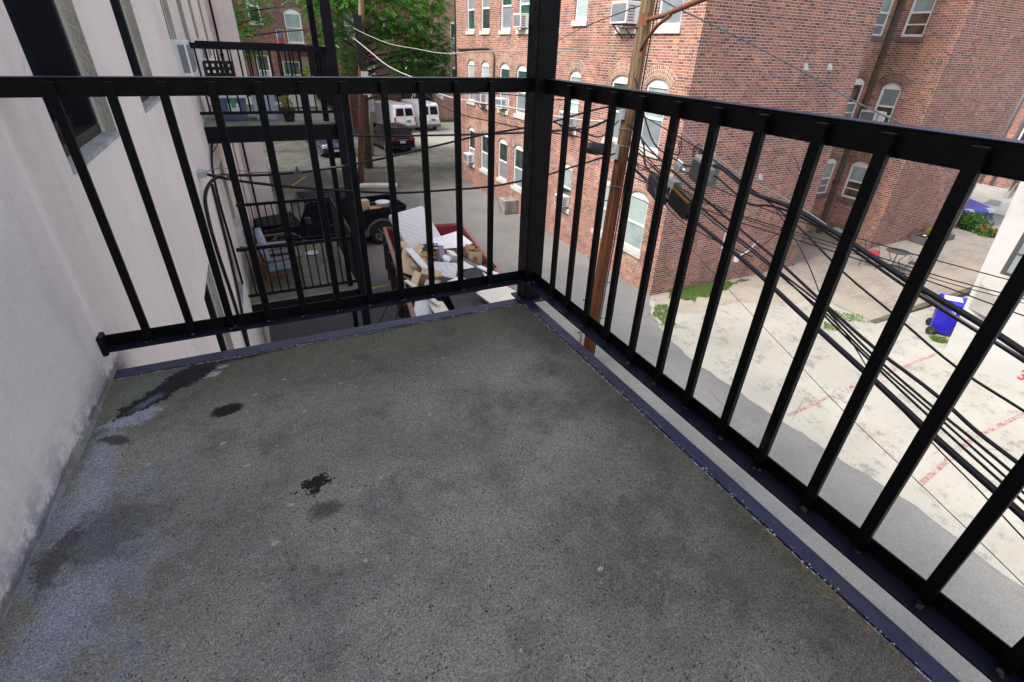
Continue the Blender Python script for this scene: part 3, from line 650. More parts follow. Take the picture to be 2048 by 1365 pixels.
ac_unit(SW, 11.35, 6.135, .62, .40, .13, 'white air conditioner in the far window of the stucco wall above the neighbour balcony', screen=True, group='air conditioners on the stucco wall')
ac_unit(SW, 8.6, 3.1, .62, .40, .24, 'white air conditioner beside the lower neighbour balcony', group='air conditioners on the stucco wall')
# no slab overhead, the deck is open to the sky
# ================================================================== OWN BALCONY
deck = thing('balcony_deck', 'worn grey concrete balcony deck with dark steel edge in the foreground', 'balcony', (-.9, -2, 5.2))
d = MB(); nx, ny = 2, 2
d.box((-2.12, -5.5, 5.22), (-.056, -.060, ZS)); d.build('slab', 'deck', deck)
e = MB(); e.box((-.047, -5.5, ZS-.012), (.006, .014, ZS-.002)); e.box((-.006, -5.5, ZS-.20), (.0055, .0135, ZS-.0125)); e.build('edge_angle', 'edge', deck, bevel=.002)
e = MB(); e.box((-1.85, -.051, ZS-.0105), (-.048, .015, ZS-.0015)); e.box((-1.85, .005, ZS-.20), (-.048, .0145, ZS-.011)); e.build('edge_angle', 'edge', deck, bevel=.002)
rail = thing('balcony_railing', 'black painted steel railing around the foreground balcony deck', 'railing', (0, 0, ZS))
# front rail (towards +y) and right rail (towards +x)
def angle(mb, a, b, n_in, vh, fl, th=.006, flange_top=False, fl_dir=1):
    a = Vector(a); b = Vector(b); n_in = Vector(n_in)
    z = Vector((0, 0, 1)); o = n_in*th
    def pb_(p0, p1, w0, w1, z0, z1):
        vs = []
        for p in (p0, p1):
            for (w_, zz) in ((w0, z0), (w1, z0), (w1, z1), (w0, z1)): vs.append(p+n_in*w_+z*zz)
        mb.mesh(vs, [(0,1,2,3),(7,6,5,4),(0,4,5,1),(1,5,6,2),(2,6,7,3),(3,7,4,0)])
    pb_(a, b, 0, -th, -vh, 0)
    if flange_top:
        k0 = len(mb.f); pb_(a, b, 0.0005, -fl, .0, th); mb.mi[k0+4] = 1  # top face gets the colour with painted sky reflection
    else:
        k0 = len(mb.f); pb_(a, b, .0005, fl, -vh-.001, -vh+th); mb.mi[k0+3] = mb.mi[k0+4] = mb.mi[k0+2] = 1  # flange faces get the sky-tinted black
NF, NR = (0, -1, 0), (-1, 0, 0)
m_ = MB(); angle(m_, (-1.85, .006, 6.466), (-.045, .006, 6.482), NF, .05, .05, flange_top=True); m_.build('top_rail', ['black', 'edge'], rail, bevel=.0015)
m_ = MB(); angle(m_, (.006, -5.4, 6.488), (.006, -.045, 6.482), NR, .052, .05, flange_top=True); m_.build('top_rail', ['black', 'edge'], rail, bevel=.0015)
m_ = MB(); angle(m_, (-1.86, .006, 5.594), (-.045, .006, 5.594), NF, .05, .05); m_.build('bottom_rail', ['black', 'navy'], rail, bevel=.0015)
m_ = MB(); angle(m_, (.006, -5.4, 5.596), (.006, -.045, 5.595), NR, .05, .056); m_.build('bottom_rail', ['black', 'navy'], rail, bevel=.0015)
m_ = MB(); m_.box((-1.862, -.045, 5.53), (-1.835, .012, 5.61)); m_.build('wall_bracket', 'blackd', rail, bevel=.004)
Ft = [1.360,1.241,1.127,1.012,.899,.781,.668,.549,.429,.311,.186]
for i, u in enumerate(Ft):
    x = -u*1.25; b = MB(); b.box((x-.0135, -.018, 5.56), (x+.0135, .0005, 6.4605 + .016*(x+1.85)/1.85)); b.build('baluster', 'black', rail, bevel=.0025)
Rt = [.205,.322,.448,.571,.705,.833,.955,1.083,1.200,1.328,1.444,1.565,1.69,1.81,1.93,2.05,2.17,2.29,2.41,2.53]
for i, u in enumerate(Rt):
    y = -u*1.25; b = MB(); b.box((-.018, y-.0135, 5.56), (.0005, y+.0135, 6.478)); b.build('baluster', 'black', rail, bevel=.0025)
post = MB(); post.box((-.044, -.044, ZS-.002), (.054, .054, 8.45)); post.build('corner_post', 'black', rail, bevel=.006)
pl = MB(); pl.box((-.07, -.07, ZS-.0015), (.07, .07, ZS+.008)); pl.build('post_base', 'edge', rail)
wb = MB(); rnd = random.Random(11)
for (x, y) in [(-.03, -.06), (.0, -.075)] + [(-u*1.25, -.02) for u in Ft] + [(-.02, -u*1.25) for u in Rt]:
    for k in range(3):
        c = Vector((x+rnd.uniform(-.012, .012), y+rnd.uniform(-.012, .004), 5.552)); r_ = rnd.uniform(.004, .008)
        wb.lathe([(0, r_), (r_*.8, r_*.6), (r_, 0)], c, 6)
tag(wb.build('weld_beads', 'weld', rail), kind='stuff')
fk = MB(); rnd = random.Random(61)
for k in range(300):
    if k < 230: x, y, zz_ = -.052+rnd.gauss(0, .008), -rnd.uniform(.06, 2.6), ZS+.0005
    elif k < 330: x, y, zz_ = -rnd.uniform(.06, 1.8), -.056+rnd.gauss(0, .008), ZS+.0005
    else: x, y, zz_ = -rnd.uniform(.1, 1.75), -rnd.uniform(.1, 2.4), ZS+.0005
    if x > -.05 or y > -.055: zz_ = ZS-.0012
    r_ = rnd.uniform(.0012, .0045)*(1 if k < 330 else .8); a0 = rnd.uniform(0, 6.28); n_ = rnd.choice((4, 5, 6))
    fk.face([(x+r_*rnd.uniform(.5, 1.2)*math.cos(a0+6.28*j/n_), y+r_*rnd.uniform(.5, 1.2)*math.sin(a0+6.28*j/n_), zz_+rnd.uniform(0, .0012)) for j in range(n_)])
tag(fk.build('paint_flakes', 'flake'), 'pale paint flakes and grit scattered along the deck edges', 'flakes', kind='stuff')
# ================================================================== NEIGHBOUR BALCONIES
def nb_balcony(z, label, lowkind, hz):
    t = thing('steel_balcony', label, 'balcony', (-.9, 8.5, z), 0, 'neighbour steel balconies stacked on the stucco wall')
    x0, x1, y0, y1 = -1.85, .10, 7.07, 9.95
    s_ = MB(); s_.box((x0, y0+.03, z-.14), (x1-.02, y1-.03, z)); s_.build('slab', 'slabc', t)
    s_ = MB(); s_.box((x0, y0-.02, z-.26), (x1+.02, y0+.028, z-.03)); s_.box((x1-.018, y0+.029, z-.26), (x1+.02, y1-.029, z-.03)); s_.box((x0, y1-.028, z-.26), (x1+.02, y1+.02, z-.03)); s_.build('edge_beam', 'blackd', t)
    zb, ztp = z+.16, z+1.03
    def side(a, b, n):
        mb = MB(); a = Vector(a); b = Vector(b)
        mb.bar(a+Vector((0, 0, ztp)), b+Vector((0, 0, ztp)), .05, hz); mb.build('top_rail', 'blackd', t)
        mb = MB(); mb.bar(a+Vector((0, 0, zb)), b+Vector((0, 0, zb)), .045, .04); mb.build('bottom_rail', 'blackd', t)
        for k in range(1, n):
            p = a+(b-a)*k/n; q_ = MB(); q_.bar(p+Vector((0, 0, zb)), p+Vector((0, 0, ztp-.02)), .024); q_.build('baluster', 'blackd', t)
    side((x0, y0, 0), (x1-.03, y0, 0), 14); side((x1, y0+.06, 0), (x1, y1-.05, 0), 14); side((x0, y1, 0), (x1-.03, y1, 0), 14)
    return t
nb1 = nb_balcony(ZS, 'upper neighbour steel balcony holding storage tubs and plants', 1, .075)
nb2 = nb_balcony(ZS-3, 'lower neighbour steel balcony holding wooden patio chairs', 2, .055)
tag(MB().box((.05, 6.92, 0), (.19, 7.03, 8.6)).build('steel_post', 'blackd', bevel=.006), 'tall violet-black steel post at the near corner of the neighbour balconies', 'post')
tag(MB().box((-.10, 7.22, 0), (-.015, 7.30, 8.6)).build('steel_post', 'black'), 'slimmer black steel post just behind the corner post of the neighbour balconies', 'post')
q = MB(); q.box((.062, 7.25, 2.5), (.069, 9.8, 3.42)); q.build('privacy_screen', 'greenp', None)
o = bpy.data.objects['privacy_screen']; o.data.materials.clear(); M['scr'] = mat('dark_green_screen', (.004, .035, .030), .8); o.data.materials.append(M['scr']); tag(o, 'dark green privacy screen on the side of the lower neighbour balcony', 'screen')
# things on the upper neighbour balcony
def tub(x0, y0, z0, w_, d_, h, mb_, ml, label, name='storage_tub', lid=True):
    t = thing(name, label, 'storage tub', (x0+w_/2, y0+d_/2, z0), 0, 'storage tubs on the upper neighbour balcony'); q = MB(); x1, y1 = x0+w_, y0+d_; i = .03
    q.mesh([(x0+i, y0+i, z0), (x1-i, y0+i, z0), (x1-i, y1-i, z0), (x0+i, y1-i, z0), (x0, y0, z0+h), (x1, y0, z0+h), (x1, y1, z0+h), (x0, y1, z0+h)], [(0,3,2,1),(4,5,6,7),(0,1,5,4),(1,2,6,5),(2,3,7,6),(3,0,4,7)])
    q.build('body', mb_, t, bevel=.012)
    if lid: q = MB(); q.box((x0-.02, y0-.02, z0+h), (x1+.02, y1+.02, z0+h+.035)); q.build('lid', ml, t, bevel=.01)
    return t
t1 = tub(-1.66, 7.42, ZS, .46, .6, .33, 'tote', 'lidw', 'blue-grey tub with white lid and green arrow tag at the left of the balcony')
q = MB(); q.box((-1.47, 7.395, ZS+.12), (-1.31, 7.42, ZS+.26)); q.build('paper_tag', 'plate', t1)
q = MB(); q.mesh([(-1.42, 7.39, ZS+.2), (-1.36, 7.39, ZS+.2), (-1.36, 7.39, ZS+.27), (-1.33, 7.39, ZS+.27), (-1.39, 7.39, ZS+.33), (-1.45, 7.39, ZS+.27), (-1.42, 7.39, ZS+.27)], [tuple(range(7))]); q.build('arrow_mark', 'greenp', t1)
tub(-1.65, 7.46, ZS+.366, .44, .5, .17, 'lidw', 'lidw', 'white tub stacked on the blue-grey tub under the black crate', lid=False)
tub(-1.13, 7.42, ZS, .36, .55, .42, 'totew', 'lidw', 'clear whitish tub beside the blue-grey tub')
cr = thing('lattice_crate', 'black plastic lattice crate on top of the stacked tubs', 'crate', (-1.45, 7.7, ZS+.54))
for (a, b) in (((-1.68, 7.46), (-1.28, 7.46)), ((-1.68, 7.9), (-1.28, 7.9))):
    q = MB(); y = a[1]
    for k in range(6): q.box((-1.68+k*.076, y, ZS+.54), (-1.655+k*.076, y+.02, ZS+.82))
    for k in range(4): q.box((-1.68, y-.001, ZS+.54+k*.085), (-1.275, y+.021, ZS+.565+k*.085))
    q.build('lattice_side', 'boxblk', cr)
q = MB(); q.box((-1.68, 7.48, ZS+.54), (-1.66, 7.9, ZS+.80)); q.box((-1.30, 7.48, ZS+.54), (-1.28, 7.9, ZS+.80)); q.box((-1.68, 7.46, ZS+.541), (-1.28, 7.9, ZS+.56)); q.build('end_panel', 'boxblk', cr)
q = MB(); q.lathe([(0, 0), (.10, 0), (.115, .22), (.12, .225), (.12, .25), (0, .25)], (-.80, 7.55, ZS)); tag(q.build('bucket', 'lidw'), 'white plastic bucket between the clear tub and the brown flowerpot', 'bucket')
q = MB(); q.box((-1.06, 7.34, ZS), (-.97, 7.40, ZS+.07)); tag(q.build('plastic_bottle', 'greenp', bevel=.012), 'small green plastic thing at the foot of the clear tub', 'bottle')
def foliage(mb, c, r, n, ls, rnd, flat=1.0):
    c = Vector(c)
    for _ in range(n):
        d = Vector((rnd.gauss(0, 1), rnd.gauss(0, 1), rnd.gauss(0, 1))).normalized()*r*rnd.uniform(.2, 1)**.6; d.z *= flat
        a = Vector((rnd.gauss(0, 1), rnd.gauss(0, 1), rnd.gauss(0, .7))).normalized(); b = a.cross(Vector((rnd.gauss(0, 1), rnd.gauss(0, 1), rnd.gauss(0, 1)))).normalized()
        l = ls*rnd.uniform(.6, 1.3); p = c+d
        mb.face([p-a*l, p-b*l*.38, p+a*l, p+b*l*.38])
rnd = random.Random(21)
pt = thing('potted_plant', 'brown flowerpot with a small yellow-green plant at the balcony edge', 'potted plant', (-.62, 7.3, ZS))
q = MB(); q.lathe([(0, 0), (.07, 0), (.105, .17), (.115, .17), (.115, .21), (.09, .21), (.09, .19), (0, .19)], (-.62, 7.3, ZS)); q.build('pot', 'terra', pt)
q = MB(); foliage(q, (-.62, 7.3, ZS+.31), .09, 45, .045, rnd, 1.3); q.build('leaves', 'leafy', pt)
pt = thing('planter_box', 'long white planter with trailing yellow-green plants at the far corner of the upper balcony', 'planter', (-.18, 9.3, ZS))
q = MB(); q.box((-.52, 9.1, ZS+.02), (.03, 9.35, ZS+.30)); q.build('box', 'cream', pt, bevel=.01)
q = MB()
for k in range(6): foliage(q, (-.45+k*.1, 9.22, ZS+.42+.06*math.sin(k*2)), .13, 40, .05, rnd)
foliage(q, (-.1, 9.15, ZS+.62), .10, 26, .06, rnd); q.build('leaves', 'leafy', pt)
bt = thing('patio_bench', 'low black metal bench against the far rail of the upper balcony', 'bench', (-.9, 9.6, ZS))
q = MB(); q.box((-1.35, 9.45, ZS+.40), (-.35, 9.8, ZS+.44)); q.build('seat', 'mesh', bt)
for x in (-1.3, -.4):
    for y in (9.48, 9.77): q = MB(); q.bar((x, y, ZS), (x, y, ZS+.4), .03); q.build('leg', 'mesh', bt)
# wooden patio chairs with blue-grey cushions on the lower balcony
def patio_chair(x, y, rz, z, label, cm):
    t = thing('patio_chair', label, 'chair', (x, y, z), rz, 'wooden patio chairs on the lower balcony')
    q = MB(); q.box((-.30, -.29, .30), (.30, .29, .36)); q.build('seat_frame', 'chairw', t, local=True)
    q = MB(); q.box((-.28, -.27, .36), (.28, .27, .47)); q.build('seat_cushion', cm, t, local=True, bevel=.035)
    q = MB(); q.box((-.30, -.27, .44), (-.18, .27, .80), rot=Matrix.Rotation(R(-10), 3, 'Y')); q.build('back_cushion', cm, t, local=True, bevel=.035)
    q = MB(); q.box((-.36, -.29, .30), (-.31, .29, .74), rot=Matrix.Rotation(R(-10), 3, 'Y')); q.build('backrest', 'chairw', t, local=True)
    for s_ in (-1, 1):
        q = MB(); q.bar((-.34, s_*.32, .58), (.34, s_*.32, .60), .055, .03); q.build('armrest', 'chairw', t, local=True)
        for xx in (-.29, .29): q = MB(); q.bar((xx, s_*.32, 0), (xx, s_*.32, .58), .045); q.build('leg', 'chairw', t, local=True)
    return t
patio_chair(-1.22, 7.85, 8, ZS-3, 'wooden patio chair with blue-grey cushions nearest on the lower balcony', 'cush')
patio_chair(-1.25, 8.75, 0, ZS-3, 'second wooden patio chair with paler cushions, farther back on the lower balcony', 'cushw')
q = MB(); q.lathe([(0, .0), (.10, 0), (.15, .02), (.14, .028), (.09, .01), (0, .01)], (-.55, 9.3, ZS-3)); tag(q.build('plate', 'lidw'), 'white round plate on the floor of the lower balcony', 'plate')
# ground-level white box under the lower balcony
q = MB(); q.box((-1.84, 3.9, 0), (-1.05, 4.7, .95)); tag(q.build('utility_cabinet', 'totew', bevel=.02), 'pale blue-grey cabinet standing on the ground against the stucco wall', 'cabinet')
# ================================================================== MAIN BRICK BUILDING
mbld = thing('brick_building', 'large red brick building across the alley with arched white windows', 'building', (12, 12, 0))
H = 13.0
PA = Plane((9.05, 0, 0), (0, 1, 0), (-1, 0, 0)); PBp = Plane((0, 8.6, 0), (1, 0, 0), (0, -1, 0)); PD = Plane((20, 0, 0), (0, 1, 0), (-1, 0, 0)); PR = Plane((0, 10.8, 0), (1, 0, 0), (0, -1, 0)); PC = Plane((0, 8.55, 0), (1, 0, 0), (0, -1, 0))
Y7 = [(23.35, 24.30), (21.55, 22.55), (19.38, 20.40), (17.75, 18.70), (13.75, 14.50), (11.0, 12.0), (9.40, 10.33)]
lv = [(1.12, 2.96), (4.16, 6.0), (7.20, 9.04)]
styles = {0: [('p_dark', 'p_screen'), ('p_dark', 'p_screen'), ('p_dark', 'p_screen'), ('p_dark', 'p_screen'), ('p_shade', 'p_dark'), ('p_blind', 'p_shade'), ('p_blind', 'p_shade')],
          1: [('p_blind', 'p_screen'), ('p_blind', 'p_shade'), ('p_green', 'p_screen'), ('p_green', 'p_screen'), ('p_shade', 'p_blind'), ('p_green', 'p_screen'), ('p_shade', 'p_screen')],
          2: [('p_screen', 'p_green'), ('p_screen', 'p_dark'), ('p_green', 'p_screen'), ('p_screen', 'p_green'), ('p_green', 'p_blind'), ('p_blind', 'p_dark'), ('p_screen', 'p_screen')]}
wa = MB(); opsA = []
for L in range(3):
    for i, (a, b) in enumerate(Y7):
        z0 = lv[L][0] + (.22 if i == 4 and L != 1 else 0)
        opsA.append((a, b, z0, lv[L][1], .18 if b-a > .8 else .16, L, i))
facade(wa, PA, 8.6, 26.0, 0, H, opsA); facade(wa, Plane((0, 26.0, 0), (1, 0, 0), (0, 1, 0)), 9.05, 24, 0, H, [])
wa.face([(9.05, 8.6, H), (26, 8.6, H), (26, 26, H), (9.05, 26, H)])
wa.build('wall', 'brick', mbld)
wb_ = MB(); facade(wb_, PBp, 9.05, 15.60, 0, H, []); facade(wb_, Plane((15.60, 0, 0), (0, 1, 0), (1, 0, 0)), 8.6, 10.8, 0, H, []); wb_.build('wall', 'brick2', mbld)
opsR = [(18.78, 19.60, 1.86, 3.24, .16), (18.78, 19.60, 4.58, 6.04, .16), (18.78, 19.60, 7.38, 8.9, .16)]
opsD = [(9.66, 10.42, 1.80, 3.22, .16), (9.66, 10.36, 4.52, 5.96, .16), (9.66, 10.40, 7.38, 8.9, .16), (9.62, 10.36, -.02, .60, .17)]
wr = MB(); facade(wr, PR, 15.60, 20, 0, H, opsR); facade(wr, PD, 8.55, 10.8, 0, H, opsD); wr.build('wall', 'brick', mbld)
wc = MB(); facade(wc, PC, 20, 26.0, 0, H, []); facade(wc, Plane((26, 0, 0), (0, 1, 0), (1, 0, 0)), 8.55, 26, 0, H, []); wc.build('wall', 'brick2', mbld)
for o in opsA: window(PA, o, mbld, *styles[o[5]][o[6]], split=.5 if o[6] != 0 or o[5] else .45, lower_rail=.42 if (o[5], o[6]) in ((0, 0), (1, 4)) else 0)
for o, s_ in zip(opsR, (('p_shade', 'p_screen'), ('p_glow', 'p_screen'), ('p_shade', 'p_screen'))): window(PR, o, mbld, *s_, sillm='silld', archm='archd', rows=2, lower_rail=.3, fw=.05, dep=.06)
for o, s_ in zip(opsD, (('p_shade', 'p_glow'), ('p_screen', 'p_dark'), ('p_shade', 'p_glow'), ('p_shade', 'p_shade'))):
    window(PD, o, mbld, *s_, sillm='silld', archm='archd' if o[2] < 3 or 1 else 'archb', rows=3 if o[2] > 1 else 2, lower_rail=.34 if o[2] > 1 else 0, split=.52)
# bricked-up basement arches on the alley side
for (a, b) in ((10.95, 11.85), (9.35, 10.15), (13.7, 14.5)):
    q = MB(); pts, (uc, vc, rad, an) = arcpts(a, b, .72, .2); n = 10
    for i in range(n):
        t0, t1 = -an*1.05+2.1*an*i/n, -an*1.05+2.1*an*(i+1)/n; T = .216; L = rad+T/2
        f = [PA(uc+r_*math.sin(t), vc+r_*math.cos(t), .006) for t, r_ in ((t0, rad), (t1, rad), (t1, rad+T), (t0, rad+T))]; uvq = [(t0*L, 0), (t1*L, 0), (t1*L, T), (t0*L, T)]
        q.face(f, 0, uvq)
    q.build('brick_arch', 'archb', mbld)
# downpipe in the recess, vents, small signs
q = MB(); q.bar((19.86, 10.66, .15), (19.86, 10.66, 12.8), .13, .11); 
for z in (2.3, 5.3, 8.4): q.box((19.77, 10.6, z), (19.96, 10.8, z+.05))
tag(q.build('downpipe', 'downpipe'), 'brown square downpipe in the inner corner of the brick building', 'downpipe')
vl = ['left of the upper pair of white vent hoods on the brick side wall', 'right of the upper pair of white vent hoods on the brick side wall', 'white vent hood low on the brick side wall nearer the corner', 'white vent hood low on the brick side wall nearer the recess', 'white vent hood between the upper pair and the lower ones']
for (x, z), l in zip([(13.14, 6.40), (14.16, 6.42), (12.55, 3.44), (14.39, 3.50), (12.05, 4.65)], vl):
    t = thing('vent_hood', l, 'vent', (x, 8.6, z), 0, 'white vent hoods on the brick side wall'); q = MB()
    q.mesh([(x-.06, 8.6, z-.07), (x+.06, 8.6, z-.07), (x+.06, 8.6, z+.07), (x-.06, 8.6, z+.07), (x-.065, 8.51, z-.08), (x+.065, 8.51, z-.08), (x+.045, 8.57, z+.07), (x-.045, 8.57, z+.07)], [(0,1,5,4),(4,5,6,7),(1,2,6,5),(3,0,4,7),(2,3,7,6)]); q.build('hood', 'vent', t)
    q = MB(); q.box((x-.08, 8.588, z-.10), (x+.08, 8.598, z+.10)); q.build('flange', 'vent', t)
q = thing('wall_sign', 'white notice screwed to the brick side wall near the corner', 'sign', (11.85, 8.59, 1.4))
s_ = MB(); s_.box((11.68, 8.575, 1.22), (12.02, 8.598, 1.78)); s_.build('panel', 'signw', q); s_ = MB()
for k in range(4): s_.box((11.73, 8.571, 1.32+k*.1), (11.97-.05*(k % 2), 8.574, 1.35+k*.1))
s_.build('print_lines', 'signl', q)
q = MB(); q.box((12.42, 8.5, .68), (12.56, 8.6, .86)); tag(q.build('junction_box', 'white', bevel=.01), 'small white junction box low on the brick side wall', 'junction box')
q = MB(); q.tube([(13.3, 8.55, 1.3), (12.9, 8.53, 1.0), (12.5, 8.52, .88)], .018, 6); tag(q.build('pipe_stub', 'white'), 'white pipe slanting down to the junction box on the brick side wall', 'pipe')
cable('thin black wire hanging in a bow in front of the brick side wall', [(13.6, 8.4, 4.0), (14.2, 8.35, 3.3), (14.4, 8.35, 2.4), (14.0, 8.4, 1.6), (13.3, 8.45, 1.1), (12.56, 8.5, .82)], .012, name='hanging_wire', cat='wire', group=None)
q = MB(); q.tube([(8.99, 15.9, 8.0), (8.99, 16.2, 6.55), (8.99, 16.7, 6.62), (8.99, 17.6, 6.6)], .02, 6); q.tube([(8.99, 20.9, 4.2), (8.99, 20.9, 6.2), (8.99, 21.05, 6.45), (8.99, 21.5, 6.52), (8.99, 25.5, 6.4)], .045, 8)
tag(q.build('riser_conduit', 'downpipe'), 'dark conduit bending over between arched windows on the alley side', 'conduit')
q = MB(); q.tube([(9.0, 25.85, .3), (9.0, 25.85, 9.5)], .035, 6); tag(q.build('corner_conduit', 'cable'), 'thin black conduit running down the far corner of the brick building', 'conduit')
# stone steps/plinth block by the wall
q = MB(); q.box((8.35, 18.0, 0), (9.04, 18.75, .62)); q.box((8.55, 18.78, 0), (9.04, 19.1, .35)); tag(q.build('stone_block', 'sill', bevel=.02), 'weathered stone block standing against the foot of the brick alley wall', 'block')
M['stoneb'] = mat('weathered_stone', (.25, .24, .21), .9, var=(2.5, .5)); o = bpy.data.objects['stone_block']; o.data.materials.clear(); o.data.materials.append(M['stoneb'])
q = MB(); q.box((8.75, 16.6, 0), (9.04, 17.3, .02)); q.build('drain_mark', 'mulch'); tag(bpy.data.objects['drain_mark'], 'dark moss-rimmed drain hole at the foot of the alley wall', 'drain')
# window air conditioners of the brick building
G2 = 'window air conditioners of the brick building'
ac_unit(PA, 11.5, 7.27, .74, .52, .42, 'large white air conditioner on black brackets left of the utility pole top', True, group=G2)
ac_unit(PA, 18.22, 7.25, .66, .46, .30, 'white air conditioner in the top-floor window next to the black post', group=G2)
ac_unit(PA, 22.05, 4.24, .66, .46, .36, 'white bracketed air conditioner in a middle-floor window seen between the first bars', True, group=G2)
ac_unit(PA, 19.9, 4.24, .66, .40, .26, 'smaller white air conditioner one window right of the bracketed one', group=G2)
ac_unit(PA, 14.12, 4.26, .60, .46, .36, 'white air conditioner in the narrow middle window just right of the black post', True, group=G2)
ac_unit(PA, 14.12, 1.42, .56, .40, .28, 'white air conditioner in the narrow ground-floor window right of the black post', group=G2)
ac_unit(PA, 23.85, 1.20, .66, .44, .34, 'white air conditioner in the farthest ground-floor window of the alley', group=G2)
ac_unit(PD, 10.28, 4.60, .58, .42, .40, 'white grid-fronted air conditioner in the recess window under the railing', True, group=G2)
# ================================================================== WHITE BUILDING (right)
wh = thing('white_building', 'white rendered building with a recessed dark window at the right edge', 'building', (16, -2, 0))
PW = Plane((14.1, 0, 0), (0, 1, 0), (-1, 0, 0)); PW2 = Plane((14.32, 0, 0), (0, 1, 0), (-1, 0, 0))
q = MB(); facade(q, PW, -8, 2.28, 0, 7.0, [(1.2, 1.95, 2.3, 3.8, 0)], .2)
q.face([(14.32, 2.86, 0), (14.32, 2.28, 0), (14.32, 2.28, 7), (14.32, 3.40, 7)])
q.face([PW(2.28, 0), PW2(2.28, 0), PW2(2.28, 7), PW(2.28, 7)]); q.face([(14.1, -8, 7), (22, -8, 7), (22, 2.28, 7), (14.1, 2.28, 7)]); q.face([(14.32, 2.28, 7), (22, 2.28, 7), (22, 3.40, 7), (14.32, 3.40, 7)])
q.face([(14.32, 2.86, 0), (14.32, 3.40, 7), (22, 3.40, 7), (22, 2.86, 0)])
q.build('wall', 'stuccow', wh)
q = MB(); q.mesh([(14.1, 2.281, 1.75), (14.32, 2.281, 2.3), (14.32, 2.86, 2.3), (14.22, 2.86, 2.0)], [(0, 1, 2, 3)]); q.mesh([(14.10, 2.283, 1.75), (14.22, 2.862, 2.0), (14.319, 2.862, 1.3), (14.101, 2.283, 1.3)], [(0, 1, 2, 3)]); q.build('sloped_ledge', 'walk', wh)
def w2(P, u0, u1, v0, v1):
    mb = MB()
    for (a, b, c, d_) in ((u0, u0+.06, v0, v1), (u1-.10, u1, v0, v1), (u0+.06, u1-.10, v0, v0+.06), (u0+.06, u1-.10, v1-.06, v1), (u0+.06, u1-.10, v0+.5, v0+.54)): pbox(mb, P, a, b, c, d_, -.03, .01)
    w_ = mb.build('window', 'mesh', wh); g_ = MB(); g_.face([P(u0+.06, v0+.06, -.0), P(u1-.1, v0+.06, 0), P(u1-.1, v1-.06, 0), P(u0+.06, v1-.06, 0)][::-1]); g_.build('pane', 'p_screen', w_)
w2(Plane((14.312, 0, 0), (0, 1, 0), (-1, 0, 0)), 2.30, 2.66, 2.34, 4.4); w2(Plane((14.28, 0, 0), (0, 1, 0), (-1, 0, 0)), 1.2, 1.95, 2.3, 3.8)
nm = text('3', .34, 'redt', wh, fr(Vector((14.094, 1.20, .33))-Vector((16, -2, 0)), (0, -1, 0), (0, 0, 1), (-1, 0, 0)), 'wall_number', .002, .006)
# ================================================================== BACK BUILDINGS
def back_building(name, label, O, wallmat, planes, h, roof, loc):
    t = thing(name, label, 'building', loc); q = MB()
    for P, a, b, ops in planes: facade(q, P, a, b, 0, h, ops)
    if roof: q.face([(x, y, h) for x, y in roof])
    q.build('wall', wallmat, t)
    for P, a, b, ops in planes:
        for o in ops: window(P, o, t, *(o[5] if len(o) > 5 else ('p_shade', 'p_screen')), arch=o[4] > 0, archm='archd', sillm='sill', rows=2, fw=.08)
    pr = MB()
    for P, a, b, ops in planes: pbox(pr, P, a, b, h-.02, h+.25, -.15, .08)
    pr.build('parapet', 'silld', t); return t
PL = Plane((0, 42, 0), (1, 0, 0), (0, -1, 0))
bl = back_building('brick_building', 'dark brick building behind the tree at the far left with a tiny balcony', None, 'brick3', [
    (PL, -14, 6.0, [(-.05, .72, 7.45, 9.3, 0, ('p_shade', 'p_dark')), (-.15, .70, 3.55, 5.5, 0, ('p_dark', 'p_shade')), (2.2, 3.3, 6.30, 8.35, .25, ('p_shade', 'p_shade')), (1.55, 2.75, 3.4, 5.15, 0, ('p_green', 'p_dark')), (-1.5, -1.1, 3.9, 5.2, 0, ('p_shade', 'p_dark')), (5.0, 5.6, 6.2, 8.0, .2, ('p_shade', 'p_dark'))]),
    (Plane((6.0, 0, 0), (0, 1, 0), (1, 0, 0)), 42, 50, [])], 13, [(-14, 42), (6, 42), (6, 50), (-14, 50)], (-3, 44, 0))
q = MB(); q.box((2.80, 41.90, 0), (4.62, 41.99, 5.45)); q.build('render_panel', 'postb', bl)
bb = thing('iron_balcony', 'tiny iron balcony under an arched door on the far brick wall', 'balcony', (2.5, 41.5, 6.1))
q = MB(); q.box((1.35, 41.0, 6.08), (3.55, 41.98, 6.22)); q.build('slab', 'sill', bb)
q = MB(); q.bar((1.4, 41.05, 7.15), (3.5, 41.05, 7.15), .04)
for k in range(19): q.bar((1.4+k*.117, 41.05, 6.22), (1.4+k*.117, 41.05, 7.15), .018)
q.bar((1.4, 41.05, 7.15), (1.4, 41.95, 7.15), .04); q.bar((3.5, 41.05, 7.15), (3.5, 41.95, 7.15), .04); q.build('railing', 'mesh', bb)
fc = thing('folding_chair', 'folded chair with purple and red cloth on the tiny iron balcony', 'chair', (1.75, 41.4, 6.22))
q = MB(); q.box((1.5, 41.35, 6.6), (1.95, 41.42, 7.0)); q.build('backrest', 'drawer', fc); q = MB(); q.box((1.5, 41.3, 6.3), (1.9, 41.4, 6.55)); q.build('seat', 'redc', fc)
q = MB(); q.bar((1.48, 41.38, 6.22), (1.48, 41.38, 7.1), .04); q.bar((1.98, 41.38, 6.22), (1.98, 41.38, 7.1), .04); q.bar((1.48, 41.38, 7.08), (1.98, 41.38, 7.08), .04); q.build('frame', 'cream', fc)
PM = Plane((0, 50, 0), (1, 0, 0), (0, -1, 0))
